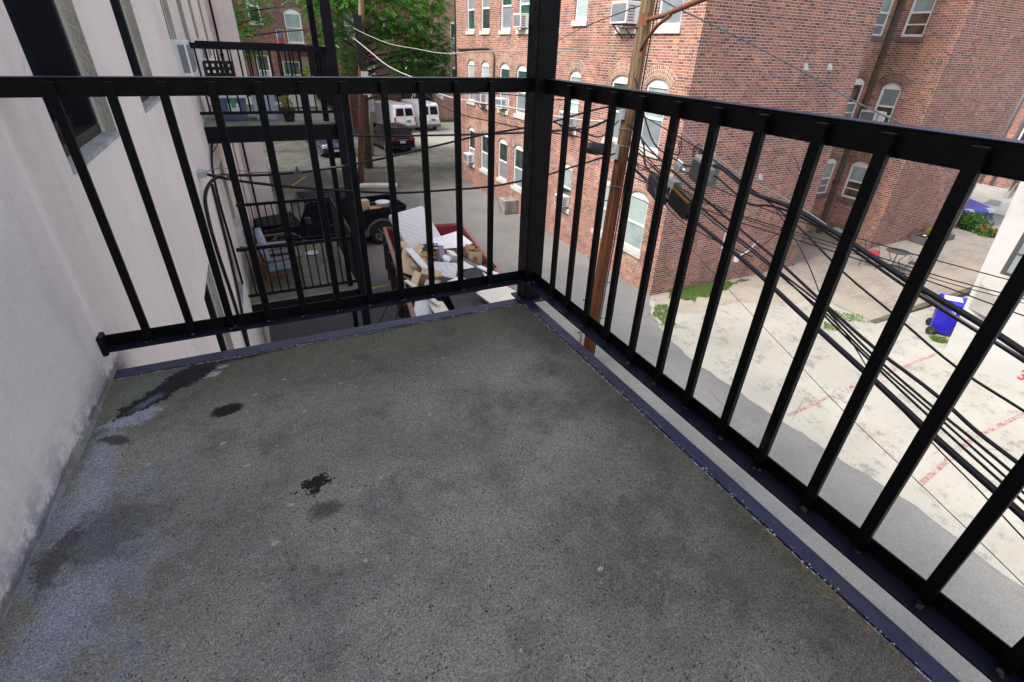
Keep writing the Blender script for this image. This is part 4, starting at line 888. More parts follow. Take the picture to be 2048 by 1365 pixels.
bm_ = back_building('brick_building', 'middle brick building behind the tree with a dark stair porch', None, 'brick3', [(PM, 6.0, 15.0, [(7.6, 8.4, 6.8, 8.8, .2), (11.0, 11.8, 6.6, 8.4, .2), (8.9, 9.9, 3.1, 4.9, 0, ('p_shade', 'p_dark')), (12.3, 12.9, 3.2, 4.6, 0, ('p_dark', 'p_dark'))])], 13, [(6, 50), (15, 50), (15, 60), (6, 60)], (10, 54, 0))
q = MB(); q.box((12.2, 49.2, 2.0), (14.85, 49.98, 5.1)); q.build('porch_recess', 'dint', bm_)
q = MB(); q.box((12.0, 48.6, 5.12), (14.9, 49.98, 5.28)); q.build('porch_roof', 'cream', bm_)
q = MB()
for x in (12.9, 13.6): q.bar((x, 49.1, 2.0), (x+.5, 49.1, 3.4), .07)
q.bar((13.2, 49.05, 2.2), (13.2, 49.05, 3.3), .10); q.build('stair_rail', 'cream', bm_)
PX = Plane((15.0, 0, 0), (0, 1, 0), (-1, 0, 0)); PY = Plane((0, 48.5, 0), (1, 0, 0), (0, -1, 0))
br = back_building('brick_building', 'flat-roofed brick building at the end of the yard, pale left face and dark right face', None, 'brick2', [
    (PX, 48.5, 60, [(52.0, 53.0, 6.0, 8.1, .2, ('p_shade', 'p_screen')), (52.0, 53.0, 2.9, 4.9, .2, ('p_shade', 'p_dark'))]), (PY, 15, 26, [(16.75, 17.9, 5.95, 8.5, .22, ('p_green', 'p_screen')), (16.75, 17.9, 2.75, 4.9, .22, ('p_dark', 'p_dark'))])], 10.75, [(15, 48.5), (26, 48.5), (26, 60), (15, 60)], (19, 54, 0))
q = MB(); q.mesh([(15.1, 48.35, 2.4), (15.75, 48.35, 1.9), (15.95, 48.35, 2.6), (15.3, 48.35, 3.0), (15.1, 48.4, 2.4), (15.75, 48.4, 1.9), (15.95, 48.4, 2.6), (15.3, 48.4, 3.0)], [(0,1,2,3),(7,6,5,4),(0,4,5,1),(1,5,6,2),(2,6,7,3),(3,7,4,0)]); tag(q.build('wall_board', 'signw'), 'tilted white board on the brick wall above the second van', 'board')
fb_ops = [(15.2, 16.2, 2.2, 4.2, 0, ('p_dark', 'p_dark')), (15.2, 16.2, 5.4, 7.4, 0, ('p_dark', 'p_dark')), (12.4, 13.2, 1.4, 3.6, 0, ('p_dark', 'p_screen')), (18, 19, 3, 5, 0), (10.4, 11.4, 2, 4, 0, ('p_dark', 'p_screen'))]
fb = back_building('brick_building', 'dark brick building across the street at the upper right edge', None, 'brick2', [(Plane((40, 0, 0), (0, 1, 0), (-1, 0, 0)), 11.2, 40, fb_ops)], 12, [(40, 11.2), (50, 11.2), (50, 40), (40, 40)], (44, 24, 0))
for y in (13.3, 13.9, 14.3):
    q = MB(); q.tube([(39.85, y, .2), (39.85, y, 11.6)], .07, 8); tag(q.build('far_pipe', 'grille'), {13.3: 'rightmost grey pipe', 13.9: 'middle grey pipe', 14.3: 'leftmost grey pipe'}[y]+' on the dark brick building across the street', 'pipe', 'grey pipes across the street')
# ================================================================== STREET SIDE, RIGHT
fn = thing('iron_fence', 'black iron fence on a low concrete wall beyond the street', 'fence', (41, 13, 0))
q = MB(); a, b = Vector((36.8, 11.2, 0)), Vector((47.5, 14.6, 0)); q.bar(a+Vector((0, 0, .3)), b+Vector((0, 0, .3)), .18, .5); q.build('base_wall', 'walk', fn)
for zz in (.62, 1.45): q = MB(); q.bar(a+Vector((0, 0, zz)), b+Vector((0, 0, zz)), .05); q.build('rail', 'mesh', fn)
for k in range(38): p = a+(b-a)*k/37; q = MB(); q.bar(p+Vector((0, 0, .55)), p+Vector((0, 0, 1.5)), .035); q.build('picket', 'mesh', fn)
rnd = random.Random(33)
def shrub(name, label, cat, loc, r, n, ls, m, flat=.7, group=None, extra=None):
    t = thing(name, label, cat, (loc[0], loc[1], 0), 0, group); q = MB()
    for k in range(9):
        a = rnd.uniform(0, 6.28); rr = r*rnd.uniform(0, .7); foliage(q, (loc[0]+rr*math.cos(a), loc[1]+rr*math.sin(a), loc[2]+r*flat*rnd.uniform(.5, 1)), r*.5, n//9, ls, rnd, flat)
    q.build('leaves', m, t); s_ = MB()
    for k in range(6):
        a = rnd.uniform(0, 6.28); s_.tube([(loc[0]+.05*math.cos(a), loc[1]+.05*math.sin(a), loc[2]), (loc[0]+r*.5*math.cos(a), loc[1]+r*.5*math.sin(a), loc[2]+r*flat)], .015, 4)
    s_.build('stems', 'bark', t); return t
shrub('shrub', 'dark green bush in the bed at the end of the patio beside the blue car', 'bush', (26.9, 8.55, .12), .85, 1700, .075, 'leaf2')
shrub('shrub', 'low bush with orange flowers between the dark bush and the white building', 'bush', (26.6, 7.45, .12), .75, 1300, .06, 'leaf2', .5)
shrub('shrub', 'bright lime green shrub beyond the street, just under the railing', 'bush', (43.8, 14.2, .1), .8, 600, .12, 'leafy', .8)
q = MB(); 
for k in range(34): a = Vector((26.5+rnd.uniform(-.55, .55), 7.4+rnd.uniform(-.5, .5), .45+rnd.uniform(0, .18))); q.box(a-Vector((.016,)*3), a+Vector((.016,)*3))
M['orange'] = mat('orange_petals', (.55, .13, .03), .7); tag(q.build('flowers', 'orange'), 'scatter of orange flowers over the low bush', 'flowers', kind='stuff')
# stone planter with flowers against the brick wall
pl_ = thing('stone_planter', 'grey stone planter of yellow and white flowers against the brick wall', 'planter', (23.3, 8.1, .25))
zz = zt(23.2); q = MB(); q.box((22.5, 7.75, zz), (24.3, 7.83, zz+.24)); q.box((22.5, 8.38, zz), (24.3, 8.46, zz+.24)); q.box((22.42, 7.75, zz), (22.499, 8.46, zz+.24)); q.box((24.301, 7.75, zz), (24.38, 8.46, zz+.24)); q.build('trough', 'bumper', pl_)
q = MB(); q.box((22.5, 7.831, zz+.01), (24.3, 8.379, zz+.17)); q.build('soil', 'mulch', pl_)
q = MB()
for k in range(9): foliage(q, (23.0+k*.15, 8.1+rnd.uniform(-.1, .15), zz+.36+.08*math.sin(k*1.7)), .22, 90, .045, rnd)
q.build('flowers', 'leafy', pl_); q = MB()
for k in range(12): a = Vector((22.6+rnd.uniform(0, .9), 7.9+rnd.uniform(0, .3), zz+.22)); q.lathe([(0, .05), (.04, .03), (.05, 0), (0, -.02)], a, 7)
q.build('white_stones', 'white', pl_)
# ---- round table and chairs
ztab = zt(18.7)
tb = thing('garden_table', 'round grey metal table between the two wire chairs on the patio', 'table', (18.55, 6.85, ztab))
q = MB(); q.lathe([(0, .70), (.36, .70), (.38, .71), (.36, .725), (0, .725)], (0, 0, 0), 24); q.build('tabletop', 'mesh', tb, local=True)
for k in range(4):
    a = k*math.pi/2+.4; q = MB(); q.tube([(.30*math.cos(a), .30*math.sin(a), .70), (.12*math.cos(a), .12*math.sin(a), .4), (.30*math.cos(a), .30*math.sin(a), 0)], .012, 6); q.build('leg', 'mesh', tb, local=True)
def wire_chair(x, y, rz, label):
    t = thing('wire_chair', label, 'chair', (x, y, ztab), rz, 'wire garden chairs on the patio')
    q = MB(); q.lathe([(0, .43), (.22, .43), (.24, .44), (.22, .452), (0, .452)], (0, 0, 0), 18); q.build('seat', 'mesh', t, local=True)
    q = MB(); q.tube([(-.20, -.22, .45), (-.27, -.24, .70), (-.33, -.16, .88), (-.34, 0, .92), (-.33, .16, .88), (-.27, .24, .70), (-.20, .22, .45)], .012, 6)
    for k in range(-3, 4): q.tube([(-.21, k*.055, .45), (-.33, k*.05, .89)], .005, 4)
    for zz_ in (.55, .64, .73, .81): q.tube([(-.21-(zz_-.45)*.27, -.19, zz_), (-.21-(zz_-.45)*.27, .19, zz_)], .005, 4)
    q.build('backrest', 'mesh', t, local=True)
    for s_ in (-1, 1):
        q = MB(); q.tube([(-.27, s_*.24, .68), (-.05, s_*.28, .70), (.18, s_*.27, .66), (.22, s_*.24, .45)], .011, 6); q.build('armrest', 'mesh', t, local=True)
        for sx in (-1, 1): q = MB(); q.tube([(sx*.17, s_*.18, .44), (sx*.27, s_*.25, 0)], .012, 6); q.build('leg', 'mesh', t, local=True)
    return t
wire_chair(18.15, 7.45, -60, 'wire garden chair with a red cushion, next to the brick corner')
wire_chair(18.75, 6.25, 120, 'bare wire garden chair on the near side of the round table')
cu = MB(); cu.box((-.21, -.21, 0), (.21, .21, .09)); o = cu.build('seat_cushion', 'redc', None, bevel=.035, seg=3); o.location = (18.15, 7.45, ztab+.452); o.rotation_euler = (0, 0, R(-60)); tag(o, 'red tufted cushion on the wire chair by the brick corner', 'cushion')
# ---- blue wheelie bin
bn = thing('wheeled_bin', 'blue wheeled refuse bin standing beside the white building', 'bin', (15.36, 3.56, 0), -62)
q = MB(); zs = [(.08, .22, .24), (.55, .27, .27), (.85, .29, .30), (.95, .31, .32)]; vs_ = []
for z_, a_, b_ in zs: vs_ += [(-a_, -b_, z_), (a_, -b_, z_), (a_, b_, z_), (-a_, b_, z_)]
fs_ = [(3, 2, 1, 0), (12, 13, 14, 15)] + [(i*4+k, i*4+(k+1) % 4, (i+1)*4+(k+1) % 4, (i+1)*4+k) for i in range(3) for k in range(4)]
q.mesh(vs_, fs_); q.box((-.33, -.34, .93), (.33, .34, .965)); q.box((.285, -.16, .30), (.305, .16, .62)); q.build('body', 'binblue', bn, local=True, bevel=.02)
q = MB(); q.mesh([(-.34, -.34, .966), (.36, -.34, .966), (.36, .34, .966), (-.34, .34, .966), (-.30, -.28, 1.03), (.28, -.28, 1.06), (.28, .28, 1.06), (-.30, .28, 1.03)], [(4,5,6,7),(0,1,5,4),(1,2,6,5),(2,3,7,6),(3,0,4,7),(3,2,1,0)]); q.build('lid', 'binblue', bn, local=True, bevel=.015)
q = MB(); q.mesh([(-.24, -.20, 1.036), (.16, -.20, 1.056), (.16, .20, 1.056), (-.24, .20, 1.036)], [(0,1,2,3)]); q.build('lid_label', 'lidw', bn, local=True)
q = MB(); q.tube([(-.40, -.2, .95), (-.40, .2, .95)], .016, 8); q.tube([(-.31, -.2, .94), (-.40, -.2, .95)], .014, 6); q.tube([(-.31, .2, .94), (-.40, .2, .95)], .014, 6); q.build('handle', 'binblue', bn, local=True)
for s_ in (-1, 1): 
    q = MB(); q.lathe([(0, -.03), (.10, -.03), (.125, -.025), (.125, .025), (.10, .03), (0, .03)], (-.20, s_*.33, .125), 20, axis='Y'); wh_ = q.build('wheel', 'tyre', bn, local=True)
    q = MB(); 
    for k in range(5): a = k*1.2566; q.bar((-.20, s_*.363, .125), (-.20+.085*math.cos(a), s_*.363, .125+.085*math.sin(a)), .02, .008)
    q.build('spokes', 'bumper', wh_, local=True)
text('CA', .10, 'plate', bn, fr((.06, -.298, .74), (1, 0, 0), (0, -.06, .998), (0, -1, -.06)), 'lettering', .002, .004)
# ================================================================== DUMPSTER WITH RUBBISH
DR = 7.4     # heading: long side runs along +y, turned a little clockwise
dm = thing('open_dumpster', 'long red open dumpster full of discarded furniture below the balcony', 'dumpster', (2.62, 9.3, 0), -DR)
W2_, L2_, DH = 1.22, 3.55, 1.55
for s_ in (-1, 1):
    q = MB(); x = s_*W2_; q.box((min(x, x-s_*.05), -L2_, .25), (max(x, x-s_*.05), L2_, DH)); 
    for k in range(9): yy = -L2_+.35+k*.85; q.box((min(x, x+s_*.09), yy-.05, .25), (max(x, x+s_*.09), yy+.05, DH-.1))
    q.mi = [1 if (abs(q.v[f[0]].x) > W2_-.02 and all(abs(q.v[i].x) > W2_-.001 for i in f)) else 0 for f in q.f]; q.build('side_wall', ['dred', 'dout'], dm, local=True)
    q = MB(); q.box((x-.055, -L2_-.03, DH), (x+.055, L2_+.03, DH+.11)); q.build('top_rim', 'dredl', dm, local=True, bevel=.015)
q = MB(); q.box((-W2_+.05, L2_-.05, .25), (W2_-.05, L2_, DH+.04)); q.build('end_wall', 'dred', dm, local=True)
q = MB(); q.box((-W2_+.05, -L2_, .25), (W2_-.05, -L2_+.05, DH)); q.build('end_wall', 'dred', dm, local=True)
q = MB(); q.box((-W2_+.05, L2_-.01, DH+.041), (W2_-.05, L2_+.03, DH+.10)); q.build('top_rim', 'dredl', dm, local=True)
q = MB(); q.box((-W2_+.05, -L2_+.05, .25), (W2_-.05, L2_-.05, .32)); q.box((-.5, -L2_, .05), (-.4, L2_, .249)); q.box((.4, -L2_, .05), (.5, L2_, .249)); q.build('floor', 'dint', dm, local=True)
for s_ in (-1, 1):
    for yy in (-L2_+.4, L2_-.4): q = MB(); q.lathe([(0, -.08), (.13, -.08), (.13, .08), (0, .08)], (s_*.9, yy, .13), 14, axis='X'); q.build('wheel', 'tyre', dm, local=True)
text('JOE', .32, 'plate', dm, fr((-.02, L2_-.056, DH-.18), (1, 0, 0), (0, 0, 1), (0, -1, 0)), 'lettering', .002, .012)
q = MB(); q.box((.34, L2_-.058, DH-.27), (.46, L2_-.054, DH-.06)); q.build('yellow_mark', 'gold', dm, local=True)
q = MB()
q.bar((1.17, .2, DH-.3), (1.17, .2, DH+.55), .035); q.build('corner_stake', 'mesh', dm, local=True)
# rubbish fill under the visible pieces
q = MB(); n = 10; rnd = random.Random(8); hts = {(i, j): rnd.uniform(.75, 1.15) for i in range(5) for j in range(13)}
vs_ = [(-1.13+2.26*i/4, -3.45+6.9*j/12, hts[i, j]) for i in range(5) for j in range(13)]; q.mesh(vs_, [(i*13+j, (i+1)*13+j, (i+1)*13+j+1, i*13+j+1) for i in range(4) for j in range(12)])
o = q.build('rubbish_heap', 'dint', None); o.rotation_euler = (0, 0, R(-DR)); o.location = (2.62, 9.3, .78); tag(o, 'dark heap of bagged rubbish in the bottom of the dumpster', 'rubbish', kind='stuff')
def slab_box(name, label, cat, c, size, rot, m, bevel=.01, group='rubbish thrown in the red dumpster', seg=2):
    q = MB(); a = Vector(size)/2; q.box(tuple(-a), tuple(a)); o = q.build(name, m, None, bevel=bevel, seg=seg, origin=(0, 0, 0)); o.location = c; o.rotation_euler = tuple(R(v) for v in rot); return tag(o, label, cat, group)
slab_box('mattress', 'white quilted mattress leaning against the far end of the dumpster', 'mattress', (2.62, 11.75, 1.72), (1.15, 1.75, .22), (38, -6, 12), 'quilt', .07, seg=4)
slab_box('mattress', 'white quilted cushion sticking up in the middle of the dumpster', 'mattress', (2.28, 8.75, 1.62), (.75, .9, .16), (32, 0, -30), 'quilt', .06, seg=4)
slab_box('foam_panel', 'white polystyrene packing panel lying at the far right of the dumpster', 'foam', (3.35, 11.05, 1.62), (1.05, .75, .10), (14, -4, 16), 'foam', .015)
slab_box('foam_panel', 'small white polystyrene block beside the paper bag', 'foam', (2.98, 9.95, 1.66), (.22, .30, .20), (10, 20, 10), 'foam', .01)
slab_box('cardboard_sheet', 'folded brown cardboard leaning under the quilted mattress', 'cardboard', (2.05, 10.85, 1.62), (.32, .75, .03), (30, 20, 30), 'cardl', .003)
slab_box('cardboard_sheet', 'wide tan cardboard sheet at the left of the dumpster', 'cardboard', (2.0, 10.0, 1.56), (.85, 1.15, .03), (12, 22, -20), 'cardl', .003)
slab_box('foam_panel', 'narrow white board with a blue mark lying on the tan cardboard', 'board', (2.02, 9.75, 1.74), (.22, 1.25, .035), (12, 12, 12), 'foam', .006)
slab_box('drawer', 'slate blue drawer standing on edge in the middle of the dumpster', 'drawer', (2.58, 9.75, 1.62), (.14, .75, .62), (8, 14, -12), 'drawer', .006)
def carton(label, c, s_, rz, tilt, m='card'):
    t = thing('cardboard_box', label, 'box', c, 0, 'rubbish thrown in the red dumpster'); t.rotation_euler = (R(tilt[0]), R(tilt[1]), R(rz)); a, b, h = s_[0]/2, s_[1]/2, s_[2]; q = MB(); th = .008
    q.box((-a, -b, 0), (a, b, th)); q.box((-a, -b, th), (-a+th, b, h)); q.box((a-th, -b, th), (a, b, h)); q.box((-a+th, -b, th), (a-th, -b+th, h)); q.box((-a+th, b-th, th), (a-th, b, h)); q.build('body', m, t, local=True)
    for k, (p0, p1, o1) in enumerate([((-a, -b), (-a, b), (-.16, 0, .06)), ((a, b), (a, -b), (.17, 0, -.03)), ((a, -b), (-a, -b), (0, -.15, .05)), ((-a, b), (a, b), (0, .15, .08))]):
        q = MB(); A_ = Vector((*p0, h)); B_ = Vector((*p1, h)); o_ = Vector(o1); q.mesh([A_, B_, B_+o_, A_+o_, A_+Vector((0, 0, .005)), B_+Vector((0, 0, .005)), B_+o_+Vector((0, 0, .005)), A_+o_+Vector((0, 0, .005))], [(0,1,2,3),(7,6,5,4),(0,4,5,1),(1,5,6,2),(2,6,7,3),(3,7,4,0)]); q.build('flap', 'cardl', t, local=True)
carton('open brown cardboard box at the near left of the dumpster', (1.86, 8.55, 1.38), (.5, .55, .32), -25, (10, 12))
carton('brown cardboard box lying in the middle of the dumpster behind the drawer', (2.95, 10.45, 1.32), (.55, .5, .34), 15, (-14, 8), 'card')
carton('flattened brown carton beside the quilted mattress', (2.55, 10.75, 1.38), (.4, .4, .2), 40, (5, -15), 'card')
bgp = thing('paper_bag', 'crumpled brown paper bag with a yellow packet on top, right side of the dumpster', 'bag', (3.55, 9.65, 1.45), -15, 'rubbish thrown in the red dumpster')
q = MB(); q.mesh([(-.17, -.12, 0), (.17, -.12, 0), (.17, .12, 0), (-.17, .12, 0), (-.15, -.08, .42), (.19, -.12, .38), (.16, .10, .43), (-.18, .09, .40)], [(3,2,1,0),(0,1,5,4),(1,2,6,5),(2,3,7,6),(3,0,4,7)]); q.build('sack', 'cardl', bgp, local=True)
q = MB(); q.lathe([(0, 0), (.06, 0), (.07, .004), (0, .006)], (0, -.125, .22), 14, axis='Y'); q.build('round_logo', 'orange', bgp, local=True)
q = MB(); q.box((-.16, -.05, .36), (.0, .10, .50), rot=Matrix.Rotation(R(25), 3, 'X')); q.build('yellow_packet', 'gold', bgp, local=True, bevel=.02)
rk = thing('metal_rack', 'black slatted metal rack lying across the dumpster', 'rack', (2.95, 9.15, 1.55), 25, 'rubbish thrown in the red dumpster'); rk.rotation_euler = (R(6), R(-8), R(28))
q = MB()
for yy in (-.38, .38): q.bar((-.55, yy, 0), (.55, yy, 0), .03)
for xx in (-.55, 0, .55): q.bar((xx, -.38, 0), (xx, .38, 0), .03)
q.build('frame', 'mesh', rk, local=True); q = MB()
for k in range(16): q.bar((-.5+k*.066, -.37, .012), (-.5+k*.066, .37, .012), .02, .008)
q.build('slats', 'galv', rk, local=True)
q = MB(); q.lathe([(0, 0), (.10, 0), (.115, .02), (.115, .10), (0, .10)], (0, 0, 0), 18); o = q.build('plastic_tub', 'foam'); o.location = (2.63, 9.42, 1.78); o.rotation_euler = (R(25), R(20), 0); tag(o, 'small round white tub lying on the metal rack', 'tub', 'rubbish thrown in the red dumpster')
rnd = random.Random(14)
def crumple(name, label, cat, c, size, m, seed):
    r2 = random.Random(seed); me_ = MB(); n1_, n2_ = 9, 14; vs_ = []
    for i in range(n1_+1):
        th_ = math.pi*i/n1_
        for j in range(n2_):
            ph = 2*math.pi*j/n2_; k_ = 1+r2.uniform(-.16, .16); vs_.append((size[0]*math.sin(th_)*math.cos(ph)*k_, size[1]*math.sin(th_)*math.sin(ph)*k_, size[2]*math.cos(th_)*k_))
    me_.mesh(vs_, [(i*n2_+j, i*n2_+(j+1) % n2_, (i+1)*n2_+(j+1) % n2_, (i+1)*n2_+j) for i in range(n1_) for j in range(n2_)])
    o = me_.build(name, m, None, origin=(0, 0, 0)); o.location = c; return tag(o, label, cat, 'rubbish thrown in the red dumpster')
crumple('rubbish_bag', 'dark rubbish bag behind the round tub in the dumpster', 'bag', (2.35, 9.55, 1.5), (.25, .28, .18), 'boxblk', 1)
crumple('rubbish_bag', 'black rubbish bag at the near left of the dumpster under the open box', 'bag', (1.75, 8.1, 1.30), (.30, .34, .22), 'boxblk', 2)
crumple('rubbish_bag', 'clear crumpled plastic bag at the left rim beside the far mattress', 'bag', (1.95, 11.35, 1.55), (.16, .25, .15), 'totew', 3)
crumple('rubbish_bag', 'pinkish grimy plastic sheet bunched along the right side of the dumpster', 'sheet', (3.75, 10.5, 1.42), (.14, .65, .2), 'dredl', 4)
crumple('rubbish_bag', 'dark bag wedged at the right behind the paper bag', 'bag', (3.72, 9.1, 1.3), (.25, .4, .22), 'boxblk', 5)
slab_box('shelf_board', 'narrow brown board sticking out beside the open cardboard box', 'board', (1.62, 8.95, 1.55), (.09, 1.0, .03), (12, 0, 38), 'chairw', .003)
slab_box('cardboard_sheet', 'torn brown cardboard strip between the drawer and the foam panel', 'cardboard', (2.8, 10.15, 1.72), (.5, .35, .02), (-18, 16, 25), 'card', .002)
slab_box('shelf_board', 'white thin board lying crosswise at the far left of the dumpster', 'board', (2.1, 11.0, 1.5), (.75, .14, .03), (6, -14, -34), 'foam', .003)
slab_box('foam_panel', 'bent white foam strip by the right-hand end of the metal rack', 'foam', (3.45, 8.55, 1.72), (.18, .6, .05), (6, 10, 30), 'foam', .01)
crumple('cushion', 'big tan upholstered cushion slumped at the left rim of the dumpster', 'cushion', (1.95, 10.25, 1.50), (.42, .62, .20), 'cardl', 21)
crumple('rubbish_bag', 'white plastic sack squeezed under the foam panel', 'bag', (3.1, 11.55, 1.42), (.45, .35, .22), 'foam', 22)
crumple('rubbish_bag', 'dark grey sack heaped behind the slate drawer', 'bag', (2.75, 11.0, 1.42), (.5, .4, .25), 'cloth', 23)
crumple('rubbish_bag', 'brown paper heap between the cardboard boxes and the mattress', 'paper', (2.45, 10.3, 1.55), (.28, .3, .16), 'card', 24)
slab_box('cream_board', 'narrow cream batten jutting over the near left rim', 'board', (1.55, 7.9, 1.72), (.10, 1.3, .05), (6, -6, 18), 'board', .004)
slab_box('shelf_board', 'grey-white melamine shelf lying across the black cloth', 'board', (2.35, 8.05, 1.78), (.75, .22, .03), (2, 4, 36), 'foam', .003)
# black cloth-covered base and two cream boards at the near end
q = MB(); pts = {}
for i in range(9):
    for j in range(9):
        u, v = i/8, j/8; pts[i, j] = (1.95+1.1*u+.25*v, 6.2+2.6*v, 1.50+.22*v+.05*math.sin(u*5+v*3)+.02*math.sin(v*17))
q.mesh([pts[i, j] for i in range(9) for j in range(9)], [(i*9+j, (i+1)*9+j, (i+1)*9+j+1, i*9+j+1) for i in range(8) for j in range(8)], 0, True)
q.mesh([pts[0, 8], pts[8, 8], (3.0, 8.9, 1.3), (2.1, 8.9, 1.3)], [(0, 1, 2, 3)]); tag(q.build('fabric_base', 'cloth'), 'upturned bed base covered in black cloth at the near end of the dumpster', 'bed base', 'rubbish thrown in the red dumpster')
slab_box('cream_board', 'long cream shelf board sloping along the right side of the dumpster', 'board', (3.22, 8.05, 1.66), (.36, 2.4, .04), (2, -14, 14), 'board', .004)
slab_box('cream_board', 'wide cream board resting on the near right rim of the dumpster', 'board', (3.12, 7.0, 1.74), (.72, .95, .04), (4, -6, 12), 'board', .004)
slab_box('cream_board', 'cream board leaning near the left rim under the balcony edge', 'board', (1.72, 7.1, 1.60), (.34, 1.1, .04), (-5, 6, -6), 'board', .004)
slab_box('quilted_pad', 'grey-white quilted pad wedged at the near left of the dumpster', 'pad', (1.42, 7.45, 1.50), (.42, .95, .12), (14, 25, -18), 'quilt', .03)
slab_box('dark_panel', 'black panel lying across the right rim of the dumpster', 'panel', (3.45, 8.95, 1.60), (.75, .28, .10), (0, -6, -6), 'boxblk', .006)
q = MB(); a = Vector((1.05, 9.3, 0))
q.bar((.35, 8.9, .02), (1.42, 9.9, 1.05), .03); q.bar((.75, 8.6, .02), (1.48, 9.5, .95), .03); q.bar((1.42, 9.9, 1.05), (1.48, 9.5, .95), .025); q.bar((.35, 8.9, .02), (.75, 8.6, .02), .025)
tag(q.build('tube_stand', 'mesh'), 'black tubular stand leaning against the outside of the dumpster', 'stand', 'rubbish thrown in the red dumpster')
# ================================================================== VEHICLES
def loft(mb, secs, mi=0, smooth=False, caps=True):
    n = len(secs[0]); vs = [p for s_ in secs for p in s_]
    fs = [(i*n+k, i*n+(k+1) % n, (i+1)*n+(k+1) % n, (i+1)*n+k) for i in range(len(secs)-1) for k in range(n)]
    if caps: fs += [tuple(range(n))[::-1], tuple((len(secs)-1)*n+k for k in range(n))]
    mb.mesh(vs, fs, mi, smooth)
def shell(prof, w, tumble=0, zb=0, ins=.03):
    """profile (x,z) polygon extruded to half width w; above zb it leans inwards"""
    def hw(z): return w - max(0, z-zb)*tumble
    L = [(x, hw(z), z) for x, z in prof]; Rr = [(x, -hw(z), z) for x, z in prof]; n = len(prof)
    return L+Rr, [tuple(range(n)), tuple(range(2*n-1, n-1, -1))] + [((i+1) % n, i, n+i, n+(i+1) % n) for i in range(n)]
def wheel(t, x, y, r, s_, wdt=.2, rimm='rim'):
    q = MB(); q.lathe([(r*.62, -wdt/2), (r*.93, -wdt/2), (r, -wdt/2+.03), (r, wdt/2-.03), (r*.93, wdt/2), (r*.62, wdt/2)], (x, y, r), 26, axis='Y'); w_ = q.build('wheel', 'tyre', t, local=True)
    q = MB(); q.lathe([(0, -.04), (r*.2, -.04), (r*.62, 0), (r*.64, .0)] if s_ < 0 else [(r*.64, 0), (r*.62, 0), (r*.2, .04), (0, .04)], (x, y+s_*(wdt/2-.035), r), 20, axis='Y'); q.build('rim', 'mesh', w_, local=True)
    q = MB()
    for k in range(6): a = k*math.pi/3; q.bar((x, y+s_*(wdt/2+.004), r), (x+r*.60*math.cos(a), y+s_*(wdt/2-.01), r+r*.60*math.sin(a)), .02, .10, up=(0, 1, 0))
    q.lathe([(r*.57, s_*(wdt/2-.02)), (r*.64, s_*(wdt/2+.002)), (r*.66, s_*(wdt/2-.01))], (x, y, r), 24, axis='Y'); q.build('rim_spokes', rimm, w_, local=True)
def vehicle(name, label, loc, rz, L, W, body, cabin, paint, zb, tumble, wheels, wr, glass=(), lights=(), extra=None, group='cars parked in the yard', cat='car', bevel=.05, glassm='glass', cabpaint=None, arch=.09, bumperm=None):
    t = thing(name, label, cat, loc, rz, group)
    v, f = shell(body, W/2, .10, zb*.55); q = MB(); q.mesh(v, f); q.build('body', paint, t, local=True, bevel=bevel, seg=3)
    if cabin:
        v, f = shell(cabin, W/2-.07, tumble, zb); q = MB(); q.mesh(v, f); q.build('cabin', cabpaint or paint, t, local=True, bevel=bevel*.8, seg=3)
    for x in wheels:
        for s_ in (-1, 1):
            wheel(t, x, s_*(W/2-.11), wr, s_)
            q = MB(); n = 14; a0 = [(x+(wr+arch*.6)*math.cos(math.pi*k/n), s_*(W/2+.004), wr+(wr+arch*.6)*math.sin(math.pi*k/n)) for k in range(n+1)]
            q.face(a0 if s_ < 0 else a0[::-1]); a1 = [(p[0], s_*(W/2-.25), p[2]) for p in a0]
            q.build('wheel_arch', 'tyre', t, local=True)
    for s_ in (-1, 1):
        for x in ((-.05, .95, -1.0) if name != 'delivery_van' else (.78, 1.95, -.6)):
            q = MB(); y_ = s_*(W/2-.004); q.box((x-.006, min(y_, y_+s_*.006), .42), (x+.006, max(y_, y_+s_*.006), zb-.08)); q.build('door_seam', 'mesh', t, local=True)
        for x in ((.12, -.90) if name != 'delivery_van' else (.92,)):
            q = MB(); y_ = s_*(W/2-.01); q.box((x-.09, min(y_, y_+s_*.03), zb-.16), (x+.09, max(y_, y_+s_*.03), zb-.125)); q.build('door_handle', 'rim' if name != 'pickup_truck' else 'mesh', t, local=True, bevel=.008)
    for gi, (nm_, pts, m_2) in enumerate(glass):
        q = MB(); q.face(pts); q.build(nm_, m_2 or glassm, t, local=True)
    for nm_, a, b, m_2 in lights:
        q = MB(); q.box(a, b); q.build(nm_, m_2, t, local=True, bevel=.01)
    return t
def side_glass(xs, z0, z1, w, zb, tumble, s_):
    # xs: (x at z0 rear, x at z0 front, x at z1 front, x at z1 rear)
    def y(z): return s_*(w - max(0, z-zb)*tumble + .006)
    p = [(xs[0], y(z0), z0), (xs[1], y(z0), z0), (xs[2], y(z1), z1), (xs[3], y(z1), z1)]
    return p if s_ < 0 else p[::-1]
def end_glass(x0, x1, z0, z1, w0, w1, sgn):
    p = [(x0, -w0, z0), (x0, w0, z0), (x1, w1, z1), (x1, -w1, z1)]
    return p if sgn > 0 else p[::-1]
